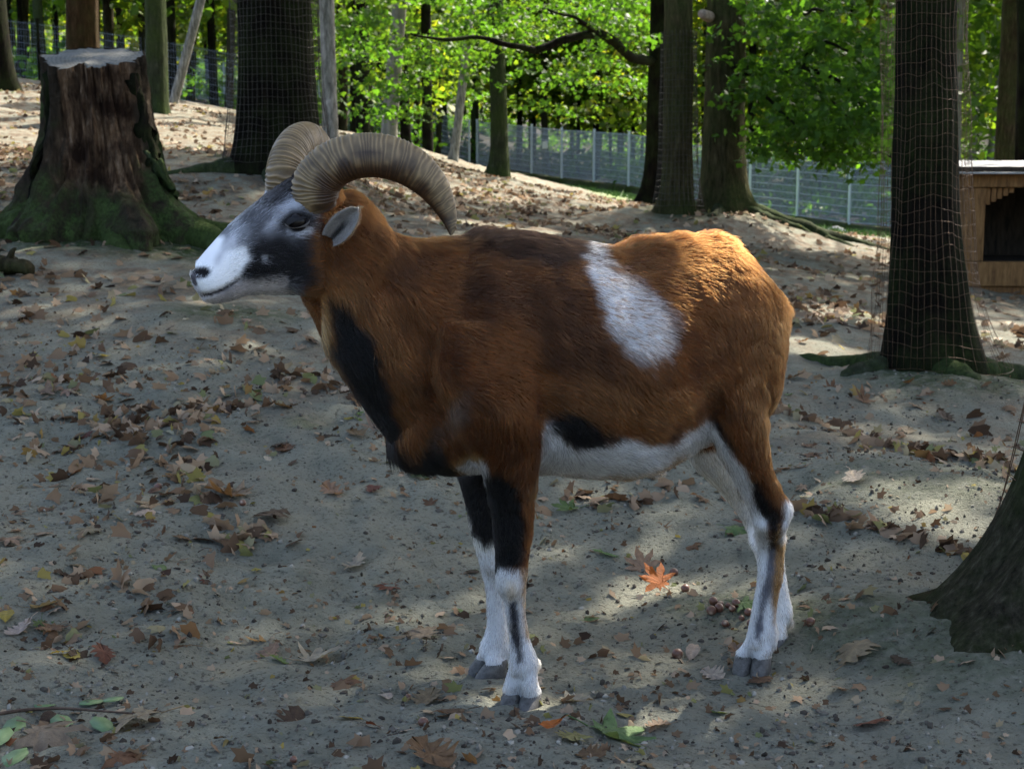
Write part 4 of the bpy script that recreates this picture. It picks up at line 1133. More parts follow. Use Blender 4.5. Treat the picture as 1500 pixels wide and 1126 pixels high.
def ram():
    root = empty('mouflon_ram', tuple(P0))
    tag(root, 'brown mouflon ram with ridged curling horns and a pale saddle patch', 'ram')
    inv = -P0
    me, claws = build_ram()
    V = get_co(me)
    nrm = np.empty(len(V) * 3, np.float32); me.vertices.foreach_get('normal', nrm); nrm = nrm.reshape(-1, 3).astype(float)
    # small sculpting on the head: mouth line, nostrils, eye sockets; muscle relief on the flanks
    X = project(V); lath = (V - PH) @ NH
    Q = V.copy(); m = (lath < 0); Q[m] -= 2 * lath[m, None] * NH
    XQ = project(Q); hd = X[:, 0] < 470
    dv = np.zeros(len(V))
    dv -= .0035 * sstep(5, 1, pline(XQ, [(284, 435), (296, 433), (312, 430), (330, 422), (350, 409)])) * hd
    dv -= .007 * sstep(1.2, .3, np.hypot((XQ[:, 0] - 293) / 13, (XQ[:, 1] - 399) / 8)) * hd
    dv -= .006 * sstep(1.2, .3, np.hypot((XQ[:, 0] - 428) / 24, (XQ[:, 1] - 333) / 12)) * hd
    dv += .004 * sstep(1.2, .2, np.hypot((XQ[:, 0] - 385) / 40, (XQ[:, 1] - 395) / 20)) * hd
    lat = (V - P0) @ N
    Qb = V.copy(); m = lat < 0; Qb[m] -= 2 * lat[m, None] * N
    XB = project(Qb); big = (~hd) & (V[:, 2] > .38)
    def groove(pts, w_, dp): return -dp * sstep(w_, 0, pline(XB, pts)) * big
    dv += groove([(805, 600), (800, 520), (775, 440), (740, 390)], 34, .008)          # behind the shoulder
    dv += groove([(560, 420), (620, 500), (650, 580), (640, 640)], 34, .007)          # neck / shoulder furrow
    dv += groove([(1040, 600), (1030, 540), (1045, 480)], 36, .009)                   # flank
    dv += groove([(1110, 500), (1120, 600)], 22, .004)
    dv += .003 * fbm(V * 14, 3, 3) * big
    V = V + nrm * dv[:, None]
    me.vertices.foreach_set('co', (V + inv).astype(np.float32).ravel())
    me.update()
    C, *_ = pattern(V)
    set_col(me, 'coat', C)
    k = NT('coat_skin'); k.base(k.attr('coat'), .85, .1)
    bodyo = obj('body', me, k.m, root)

    # ---- eye position: surface point under the eye pixel, on both sides
    def surf(px, py, side):
        d = ray(px, py); d = d / np.linalg.norm(d)
        q = V - CAM
        t = q @ d; off = np.linalg.norm(q - t[:, None] * d, axis=1)
        idx = np.where((off < .006))[0]
        i = idx[np.argmin(t[idx])]
        p = V[i]
        if side < 0: p = p - 2 * ((p - PH) @ NH) * NH
        return p
    dark = NT('eye_dark').base((.005, .0035, .003), .25, .2)
    lidm = NT('eyelid_skin').base((.012, .011, .011), .7, .2)
    lidl = NT('lower_lid_skin').base((.16, .15, .15), .7, .2)
    for side in (1, -1):
        p = surf(434, 329, side)
        nn = NH * side * .93 + ZV * .12 - UH * .25; nn /= np.linalg.norm(nn)
        rx = -UH - ((-UH) @ nn) * nn; rx /= np.linalg.norm(rx); uz = np.cross(nn, rx) * (1 if side < 0 else -1)
        if uz[2] < 0: uz = -uz
        r = .0155; c = p - nn * .0075
        st = [np.concatenate([c + nn * r * t, rx * r * math.sqrt(1 - t * t), uz * r * math.sqrt(1 - t * t)]) for t in (-.99, -.7, -.3, .1, .5, .8, .95, .995)]
        v, f = loft(st, 2, 20)
        eyeo = obj('eye', mesh_from('eye', v + inv, f), dark, root)
        # lids: dome with an almond opening, tilted down towards the nose
        nA = 40
        th = np.arange(nA) / nA * 2 * math.pi
        ca, sa = np.cos(th), np.sin(th)
        ox = 1.10 * ca; oy = np.where(sa > 0, .22, .40) * np.sign(sa) * np.abs(sa) ** 1.2 - .05
        tl = R(18); ox, oy = ox * math.cos(tl) - oy * -math.sin(tl), -ox * math.sin(tl) + oy * math.cos(tl)
        rows = []
        for q in np.linspace(0, 1, 6):
            x = ox * (1 - q) + 1.35 * ca * q; y = oy * (1 - q) + 0.66 * sa * q - .12 * q * ca
            hgt = np.sqrt(np.maximum(1.16 - (x * .72) ** 2 - (y * .8) ** 2, 0.0)) - .38 * q ** 2
            rows.append(c + (rx[None] * x[:, None] + uz[None] * y[:, None]) * r + nn[None] * (hgt * r)[:, None])
        v = np.vstack(rows); up, lo = [], []
        for a in range(5):
            for b in range(nA):
                q = [a * nA + b, a * nA + (b + 1) % nA, (a + 1) * nA + (b + 1) % nA, (a + 1) * nA + b]
                (up if b < nA // 2 else lo).append(q)
        me2 = mesh_from('eyelid', v + inv, up + lo); me2.materials.append(lidm); me2.materials.append(lidl)
        me2.polygons.foreach_set('material_index', np.array([0] * len(up) + [1] * len(lo), np.int32))
        obj('eyelid', me2, None, eyeo)
    # ---- hooves
    hm = NT('hoof_horn'); co = hm.coord(1)
    hm.base(hm.ramp(hm.noise(120, 4, .6, co), [(.3, (.03, .028, .025)), (.7, (.10, .095, .085))]), .55, .35)
    hm.bump(hm.noise(260, 3, .6, co), .4, .002)
    for v, f in claws: obj('hoof', mesh_from('hoof', v + inv, f), hm.m, root)

    # ---- horns: near one follows the photograph, the other is its mirror image in the head
    hpts = [(468, 304, 27, -.006), (464, 290, 33, 0), (466, 268, 35, .004), (484, 246, 34, .010), (508, 234, 33, .014), (540, 229, 32, .016), (572, 233, 31.5, .015), (602, 246, 29.5, .011), (628, 268, 25, .006), (645, 292, 19.5, .003), (656, 316, 13, .004), (660, 332, 8, .008), (661, 344, 2.5, .012)]
    b0 = SH(462, 292, .048); Yb = b0[1]
    ctr = np.array([at_y(x, y, Yb - dy) for x, y, _, dy in hpts]); rad = np.array([hw * Yb / FPX for _, _, hw, _ in hpts])
    D = catmull(np.column_stack([ctr, rad]), 60); P, rr = D[:, :3], D[:, 3]
    ln = np.concatenate([[0], np.cumsum(np.linalg.norm(np.diff(P, axis=0), axis=1))])
    t = ln / ln[-1]
    T = np.gradient(P, axis=0); T /= np.linalg.norm(T, axis=1)[:, None]
    side = np.array([0, -1.0, 0]); Bn = np.cross(T, side); Bn /= np.linalg.norm(Bn, axis=1)[:, None]   # in-plane normal
    if Bn[len(Bn) // 2, 2] < 0: Bn = -Bn
    Sn = np.cross(Bn, T); Sn *= np.sign(Sn[:, 1] * -1)[:, None]                                          # points to the near side
    ring = t ** .85 * 54 + 1.1 * vnoise(np.column_stack([t * 16, t * 0, t * 0]), 4) + .5 * vnoise(np.column_stack([t * 47, t * 0, t * 0]), 6)
    n = 36; th = np.arange(n) / n * 2 * math.pi
    # phase of the rings leans along the horn's front
    lean = .75 * np.cos(th)[None, :]
    ph = (ring[:, None] + lean + .32 * vnoise(np.stack([np.repeat(t[:, None] * 40, n, 1), np.tile(np.cos(th) * 2, (len(t), 1)), np.tile(np.sin(th) * 2, (len(t), 1))], -1), 9)) % 1.0
    prof = np.exp(-((ph - .5) / .20) ** 2)                                      # rounded ridge
    amp = .052 * ((1 - .55 * t) * (1 + .55 * vnoise(np.column_stack([t * 38, t * 0 + 3, t * 0]), 12)))[:, None] * (0.65 + .35 * np.cos(th))[None, :]
    cs = np.cos(th); sn = np.sin(th)
    shape = 1 + .05 * np.cos(3 * th)[None, :] * np.ones((len(t), 1))
    r2 = rr[:, None] * shape * (1 + amp * (prof - .6))
    Vn = P[:, None] + r2[..., None] * (cs[None, :, None] * Bn[:, None] + .86 * sn[None, :, None] * Sn[:, None])
    m = len(t)
    i = np.arange(m - 1)[:, None] * n; j = np.arange(n)[None, :]; kk = (j + 1) % n
    F = np.stack([i + j, i + kk, i + n + kk, i + n + j], -1).reshape(-1, 4)
    Vn = Vn.reshape(-1, 3)
    # colour: grey olive on the outer curve, brown below, darker in the grooves
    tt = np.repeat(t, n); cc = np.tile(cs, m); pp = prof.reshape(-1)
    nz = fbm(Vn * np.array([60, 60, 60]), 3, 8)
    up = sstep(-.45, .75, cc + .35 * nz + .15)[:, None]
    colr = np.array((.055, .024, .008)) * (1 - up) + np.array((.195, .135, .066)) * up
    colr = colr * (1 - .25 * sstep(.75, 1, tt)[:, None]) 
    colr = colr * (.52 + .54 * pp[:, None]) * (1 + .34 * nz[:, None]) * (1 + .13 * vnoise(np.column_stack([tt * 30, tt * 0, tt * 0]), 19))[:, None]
    hk = NT('horn_keratin'); hk.base(hk.attr('coat'), .50, .35); hk.bump(hk.noise(420, 4, .7, hk.coord(1)), .35, .0015)
    for sd in (1, -1):
        v = Vn
        if sd < 0:                                                               # the other horn flares a little more
            v = Vn - 2 * ((Vn - PH) @ NH)[:, None] * NH
            hb_ = v[:n].mean(0); ro = R(16); q = v - hb_
            v = np.column_stack([q[:, 0] * math.cos(ro) - q[:, 1] * math.sin(ro), q[:, 0] * math.sin(ro) + q[:, 1] * math.cos(ro), q[:, 2]]) + hb_ + [-.014, 0, 0]
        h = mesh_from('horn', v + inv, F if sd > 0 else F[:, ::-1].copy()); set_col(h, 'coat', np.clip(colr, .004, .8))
        obj('horn', h, hk.m, root)

    # ---- ears: cupped leaves
    ear_obs = []
    for sd in (1, -1):
        base = surf(486, 350, 1) + NH * .008
        tip = SH(525, 306, .108); 
        ax = tip - base; L = np.linalg.norm(ax); ax /= L
        out = -np.array([0, 1.0, 0]) * 1.0 + ax * .2 - RGT * .15; out -= (out @ ax) * ax; out /= np.linalg.norm(out)
        wd = np.cross(ax, out)
        nu, nv = 22, 17
        us = np.linspace(0, 1, nu); vs = np.linspace(-1, 1, nv)
        G = np.zeros((2, nu, nv, 3))
        for a, u_ in enumerate(us):
            hw = .0185 * (math.sin(math.pi * min(1, u_ * .80 + .17)) ** .62) * (1 if u_ < .99 else .55)
            cup = .013 * (1 - .55 * u_)
            for b, v_ in enumerate(vs):
                c = base + ax * (L * u_) + wd * hw * v_ + out * (cup * (abs(v_) ** 1.9) - cup * .5)
                G[0, a, b] = c + out * .0025; G[1, a, b] = c - out * .0045 * (1 - .5 * abs(v_))
        vv = G.reshape(-1, 3); f = []
        idx = lambda s_, a, b: s_ * nu * nv + a * nv + b
        for a in range(nu - 1):
            for b in range(nv - 1):
                f.append([idx(0, a, b), idx(0, a + 1, b), idx(0, a + 1, b + 1), idx(0, a, b + 1)])
                f.append([idx(1, a, b), idx(1, a, b + 1), idx(1, a + 1, b + 1), idx(1, a + 1, b)])
            for b in (0, nv - 1):
                f.append([idx(0, a, b), idx(1, a, b), idx(1, a + 1, b), idx(0, a + 1, b)])
        for b in range(nv - 1):
            f.append([idx(0, nu - 1, b), idx(0, nu - 1, b + 1), idx(1, nu - 1, b + 1), idx(1, nu - 1, b)])
        uu = np.tile(np.repeat(us, nv), 2); av = np.abs(np.tile(np.tile(vs, nu), 2)); inner = np.repeat([1, 0], nu * nv)
        ce = np.where((inner[:, None] == 1), np.array((.165, .15, .135)), np.array((.12, .07, .035)))
        dk = (sstep(.45, .1, av) * sstep(.75, .35, uu) * inner)[:, None]
        ce = ce * (1 - .93 * dk) * (1 + .2 * fbm(vv * 90, 2, 3))[:, None]
        edge = (sstep(.75, 1, av) * inner)[:, None]; ce = ce * (1 - edge) + np.array((.23, .215, .195)) * edge
        if sd < 0: vv = vv - 2 * ((vv - PH) @ NH)[:, None] * NH
        e_ = mesh_from('ear', vv + inv, f); set_col(e_, 'coat', np.clip(ce, .004, .8))
        ear_obs.append((obj('ear', e_, k.m, root), vv, f, ce))

    # ---- fur: one curve per hair
    me.calc_loop_triangles()
    tri = np.empty(len(me.loop_triangles) * 3, np.int32); me.loop_triangles.foreach_get('vertices', tri); tri = tri.reshape(-1, 3)
    me.vertices.foreach_get('normal', (nr := np.empty(len(V) * 3, np.float32))); nr = nr.reshape(-1, 3).astype(float)
    def fur(count, Vx, trix, nrx, colx=None):
        A, B, Cc = Vx[trix[:, 0]], Vx[trix[:, 1]], Vx[trix[:, 2]]
        ar = np.linalg.norm(np.cross(B - A, Cc - A), axis=1); ti = rng.choice(len(trix), count, p=ar / ar.sum())
        r1, r2_ = np.sqrt(rng.random(count)), rng.random(count)
        w0, w1, w2 = 1 - r1, r1 * (1 - r2_), r1 * r2_
        p = A[ti] * w0[:, None] + B[ti] * w1[:, None] + Cc[ti] * w2[:, None]
        nn = sum(nrx[trix[ti, q]] * ww[:, None] for q, ww in enumerate((w0, w1, w2)))
        nn /= np.linalg.norm(nn, axis=1)[:, None] + 1e-9
        if colx is not None:
            c = sum(colx[trix[ti, q]] * ww[:, None] for q, ww in enumerate((w0, w1, w2)))
            return p, nn, c
        return p, nn
    NB = 520000
    p, nn = fur(NB, V, tri, nr)
    col, X, head, legfar, lat = pattern(p, 2.0)
    # regions
    leg = (p[:, 2] < .37) & ~head
    neck = (~head) & (X[:, 0] < 620)
    d = np.tile(U * .85 - ZV * .45, (len(p), 1))
    thigh = sstep(1000, 1120, X[:, 0])[:, None]; d = d * (1 - thigh) + (-ZV * .9 + U * .25) * thigh
    nk = sstep(680, 560, X[:, 0])[:, None]; d = d * (1 - nk) + (-ZV * .75 + U * .62) * nk
    sh = (sstep(560, 680, X[:, 1]) * sstep(620, 700, X[:, 0]) * sstep(880, 800, X[:, 0]))[:, None]; d = d * (1 - sh) + (-ZV) * sh
    lg = sstep(.42, .34, p[:, 2])[:, None]
    belly = (leg & (X[:, 0] > 770) & (X[:, 0] < 1040) & (p[:, 2] > .30))
    d = np.where(belly[:, None], d, d * (1 - lg) + (-ZV * 1.0) * lg)
    face = UH * .9 + ZV * .25
    d = np.where(head[:, None], face, d)
    sw = np.stack([fbm(p * 16 + 50 * q, 2, 20 + q) for q in range(3)], 1)
    clump = np.stack([vnoise(p * 75 + 31 * q, 40 + q) for q in range(3)], 1)
    d = d + .34 * sw + .20 * clump + rng.normal(0, .13, p.shape)
    tdir = d - (d * nn).sum(1)[:, None] * nn; tdir /= np.linalg.norm(tdir, axis=1)[:, None] + 1e-9
    ln_ = np.full(len(p), .0145)
    ln_ = np.where(head, .0095, ln_)
    ln_ = np.where(head & (X[:, 0] < 335), .0065, ln_)
    ln_ = np.where(leg & ~belly, .010, ln_)
    low = leg & (p[:, 2] < .25); ln_ = np.where(low, .0095, ln_)
    dirt = (sstep(-.1, .7, fbm(p * 22, 3, 91)) * sstep(.40, .05, p[:, 2]) * leg)[:, None]; col = col * (1 - .55 * dirt) + col * np.array((.62, .50, .36)) * .55 * dirt
    ln_ = np.where(neck, .019, ln_)
    ln_ = np.where(head | neck, ln_ * (1 - (e_ := sstep(420, 540, X[:, 0]))) * np.where(head, 1, .6) + .019 * e_ + np.where(head, 0, 0), ln_)
    ruff = sstep(40, 0, pline(X, [(470, 470), (500, 550), (555, 630), (600, 670), (630, 680)])) * (~head); ln_ = ln_ * (1 + .6 * ruff)
    crest = sstep(28, 4, pline(X, [(560, 345), (620, 352), (700, 345), (860, 355), (960, 355), (1045, 356)])) * (~head); ln_ = ln_ * (1 + .35 * crest + .35 * sstep(30, 4, pline(X, [(930, 355), (1010, 350), (1050, 356), (1100, 392), (1140, 432)])) * (~head))
    boss = head & (pline(X, [(400, 275), (440, 262), (470, 275), (455, 292)]) < 22); ln_ = np.where(boss, .012, ln_)
    ln_ = ln_ * rng.uniform(.6, 1.25, len(p)) * (1 + .25 * vnoise(p * 40, 77))
    lift = np.where(head, .20, .27) + .22 * vnoise(p * 38, 78) * .6 + rng.normal(0, .08, len(p)) + .35 * crest + .35 * sstep(30, 4, pline(X, [(930, 355), (1010, 350), (1050, 356), (1100, 392), (1140, 432)])) * (~head)
    lift = np.clip(lift, .08, 1.0)
    XE = X
    bare = head & ((np.hypot((XE[:, 0] - 432) / 23, (XE[:, 1] - 329 + (XE[:, 0] - 432) * -.15) / 9.5) < 1) | (np.hypot((XE[:, 0] - 293) / 14, (XE[:, 1] - 400) / 8.5) < 1) | (pline(XE, [(284, 435), (296, 433), (312, 430), (330, 422), (349, 410)]) < 1.6))
    keep = ~bare & (p[:, 2] > .035)
    br = rng.lognormal(-.05, .36, len(p))
    col = col * np.where(col.mean(1) > .30, np.clip(br, .55, 1.25), br)[:, None]
    mixed = (rng.random(len(p)) < .12) & (sdf(X, [(846, 346), (880, 346), (1000, 480), (960, 550), (900, 510)]) < 0) & (col.mean(1) > .15)
    col = np.where(mixed[:, None], np.array(RUF) * br[:, None], col)
    stray = rng.random(len(p)); col = np.where(((stray < .07) & (col.mean(1) > .014) & (col.mean(1) < .3))[:, None], col * 2.1, col)
    p, nn, tdir, ln_, lift, col = (a[keep] for a in (p, nn, tdir, ln_, lift, col))
    # ears get a fringe of very short hair
    for eo, vv, f, ce in ear_obs:
        tr = np.array([[q[0], q[1], q[2]] for q in f] + [[q[0], q[2], q[3]] for q in f if len(q) == 4])
        fn = np.cross(vv[tr[:, 1]] - vv[tr[:, 0]], vv[tr[:, 2]] - vv[tr[:, 0]])
        nv_ = np.zeros_like(vv)
        for q in range(3): np.add.at(nv_, tr[:, q], fn)
        nv_ /= np.linalg.norm(nv_, axis=1)[:, None] + 1e-12
        if eo.name.endswith('001'): pass
        pe, ne, ce2 = fur(5000, vv, tr, nv_, ce)
        de = np.tile(UH * .7 + ZV * .5, (len(pe), 1)) + rng.normal(0, .25, pe.shape)
        te = de - (de * ne).sum(1)[:, None] * ne; te /= np.linalg.norm(te, axis=1)[:, None] + 1e-9
        p = np.vstack([p, pe]); nn = np.vstack([nn, ne]); tdir = np.vstack([tdir, te])
        ln_ = np.concatenate([ln_, rng.uniform(.003, .007, len(pe))]); lift = np.concatenate([lift, np.full(len(pe), .35)]); col = np.vstack([col, ce2 * rng.uniform(.8, 1.2, (len(pe), 1))])
    K = 4
    q = np.linspace(0, 1, K)
    pts = p[:, None] - nn[:, None] * .0012 + ln_[:, None, None] * (tdir[:, None] * (q + .25 * q * q)[None, :, None] / 1.12 + nn[:, None] * (lift[:, None, None] * (1.5 * q - .85 * q * q)[None, :, None])) - ZV * (ln_[:, None, None] * .10 * (q * q)[None, :, None])
    hc = bpy.data.hair_curves.new('fur')
    hc.add_curves([K] * len(p))
    hc.attributes['position'].data.foreach_set('vector', (pts + inv).astype(np.float32).ravel())
    ra = hc.attributes.get('radius') or hc.attributes.new('radius', 'FLOAT', 'POINT')
    base_r = np.clip(.00016 + ln_ * .017, .00022, .00042)
    ra.data.foreach_set('value', (base_r[:, None] * np.array([1, .95, .7, .12])[None]).astype(np.float32).ravel())
    ca_ = hc.attributes.new('coat', 'FLOAT_COLOR', 'CURVE')
    ca_.data.foreach_set('color', np.concatenate([np.clip(col, .003, .88), np.ones((len(col), 1))], 1).astype(np.float32).ravel())
    fm = NT('fur_hair')
    hb = fm.n('BsdfHairPrincipled'); hb.model = 'CHIANG'; hb.parametrization = 'COLOR'
    fm.l(fm.attr('coat'), hb.inputs['Color']); hb.inputs['Roughness'].default_value = .55; hb.inputs['Radial Roughness'].default_value = .75; hb.inputs['IOR'].default_value = 1.22
    fm.l(hb.outputs[0], fm.out.inputs['Surface'])
    obj('fur', hc, None, root); hc.materials.append(fm.m)
    return root
ram()
# ================================================================== fallen leaves, nuts, twigs, soil crumbs
def leaf_material(name, trans=.35):
    k = NT(name); oi = k.n('ObjectInfo'); co = k.coord(1.0)
    v = k.ramp(k.noise(5, 5, .65, co), [(.3, (.62, .58, .55)), (.7, (1.2, 1.15, 1.05))])
    c = k.mix(1.0, oi.outputs['Color'], v, 'MULTIPLY')
    sp = k.ramp(k.noise(24, 3, .6, co), [(.62, (0, 0, 0)), (.70, (1, 1, 1))]); c = k.mix(k.math('MULTIPLY', sp, .55), c, (.05, .03, .018))
    vn = k.attr('vein', 'Fac'); c = k.mix(k.math('MULTIPLY', vn, .45), c, k.mix(1.0, c, (1.5, 1.4, 1.25), 'MULTIPLY'))
    k.base(c, .65, .25); k.bump(k.noise(30, 4, .6, co), .4, .02)
    tr = k.n('BsdfTranslucent'); k.l(k.mix(1.0, c, (1.5, 1.25, .8), 'MULTIPLY'), tr.inputs['Color'])
    mx = k.n('MixShader'); mx.inputs[0].default_value = trans; k.l(k.b.outputs[0], mx.inputs[1]); k.l(tr.outputs[0], mx.inputs[2]); k.l(mx.outputs[0], k.out.inputs['Surface'])
    return k.m
LM = leaf_material('fallen_leaf_tissue')

def outline_maple():
    pts = []
    tips = [(-150, .50), (-98, .80), (-45, .90), (0, 1.0), (45, .90), (98, .80), (150, .50)]
    for i, (a, r_) in enumerate(tips):
        for da, f in ((-15, .66), (-7, .80), (0, 1.0), (8, .78), (16, .62)):
            pts.append((R(a + da), r_ * f))
        if i < 6: pts.append((R((a + tips[i + 1][0]) / 2), .40 if i in (2, 3) else .34))
    return np.array([(r_ * math.sin(a) * .62, r_ * math.cos(a) * .62 + .10) for a, r_ in pts] + [(0, -.22)])
def outline_oak():
    y = np.linspace(0, 1, 29); w = .30 * np.sin(np.clip(y, 0, 1) ** .8 * math.pi) ** .7 * (1 + .34 * np.sin(y * 31))
    rt = np.column_stack([w + .01, y - .5]); lf = np.column_stack([-w[::-1] - .01, y[::-1] - .5]); return np.vstack([rt, lf])
def outline_beech():
    y = np.linspace(0, 1, 13); w = .29 * np.sin(y ** .85 * math.pi) ** .8
    return np.vstack([np.column_stack([w, y - .5]), np.column_stack([-w[::-1], y[::-1] - .5])])

def leaf_variant(kind, seed):
    g = np.random.default_rng(seed)
    out = dict(maple=outline_maple, oak=outline_oak, beech=outline_beech)[kind]()
    out = out * g.uniform(.9, 1.1, 2) + g.normal(0, .012, out.shape)
    n = len(out); rows = [out * f + np.array([0, (1 - f) * -.02]) for f in (1, .66, .33)]
    P2 = np.vstack(rows + [np.array([[0, -.02]])])
    x, y = P2[:, 0], P2[:, 1]; rr = np.hypot(x, y)
    ax = g.uniform(0, math.pi); cu = g.uniform(.1, .9)
    sgn = 1 if g.random() < .55 else -1
    u_ = x * math.cos(ax) + y * math.sin(ax); v_ = -x * math.sin(ax) + y * math.cos(ax)
    z = sgn * cu * u_ ** 2 + sgn * .35 * cu * np.maximum(0, rr - .25) ** 1.5 + .10 * vnoise(np.column_stack([x * 5, y * 5, x * 0 + seed]), seed) * (rr + .1) + .05 * vnoise(np.column_stack([x * 12, y * 12, x * 0 + seed]), seed + 1) * rr + .05 * np.abs(x)
    V = np.column_stack([x, y, z]); V[:, 2] -= np.percentile(V[:, 2], 12)
    F = []
    for q in range(2):
        for a in range(n):
            b = (a + 1) % n; F.append([q * n + a, q * n + b, (q + 1) * n + b, (q + 1) * n + a])
    for a in range(n): F.append([2 * n + a, 2 * n + (a + 1) % n, 3 * n])
    # stalk
    st = np.array([(0, y[:n].min() + .02, 0), (.02 * g.normal(), y[:n].min() - .12, .02), (.05 * g.normal(), y[:n].min() - .28, .01 + .05 * g.random())])
    st[:, 2] += V[np.argmin(y[:n]), 2]
    tv, tf = tube(st, .009, 4); o = len(V); V = np.vstack([V, tv]); F += [[q + o for q in f] for f in tf]
    me = mesh_from(kind + '_leaf', V, F); me.materials.append(LM)
    if kind == 'maple':
        vein = np.zeros(len(V)); ang = np.degrees(np.arctan2(V[:, 0], V[:, 1] + .02))
        for t in (-98, -45, 0, 45, 98): vein = np.maximum(vein, np.exp(-((ang - t) / 5) ** 2))
    else: vein = np.exp(-(V[:, 0] / .02) ** 2)
    a = me.attributes.new('vein', 'FLOAT', 'POINT'); a.data.foreach_set('value', vein.astype(np.float32))
    return me
LV = {k: [leaf_variant(k, 40 + 17 * q + ord(k[0])) for q in range(9)] for k in ('maple', 'oak', 'beech')}
COLS = dict(tan=(.25, .19, .135), brown=(.135, .082, .046), dark=(.05, .033, .022), red=(.12, .045, .028), orange=(.34, .105, .022), yellow=(.30, .26, .06), green=(.10, .165, .065), pale=(.40, .36, .30), olive=(.17, .19, .075))
ground_n = lambda x, y: np.array([-(gz(x + .03, y) - gz(x - .03, y)) / .06, -(gz(x, y + .03) - gz(x, y - .03)) / .06, 1.0])
NLEAF = [0]
def put_leaf(kind, var, x, y, size, col, rotz=None, tilt=.12, label=None, group=None, lift=.004, seed=None, thick=1.0):
    g = rng
    o = bpy.data.objects.new('%s_leaf' % kind, LV[kind][var % 9]); COL.objects.link(o)
    o.location = (x, y, gz(x, y) + lift)
    nn = ground_n(x, y); nn[:2] += g.normal(0, tilt, 2)
    q = Vector(nn).to_track_quat('Z', 'Y'); q = q @ Matrix.Rotation(g.uniform(0, 6.28) if rotz is None else rotz, 4, 'Z').to_quaternion()
    o.rotation_mode = 'QUATERNION'; o.rotation_quaternion = q
    o.scale = (size, size, size * thick)
    j = g.uniform(.8, 1.2); c = COLS[col]; o.color = (*[min(1, v * j * g.uniform(.93, 1.07)) for v in c], 1)
    tag(o, label, 'leaf', group); NLEAF[0] += 1; return o

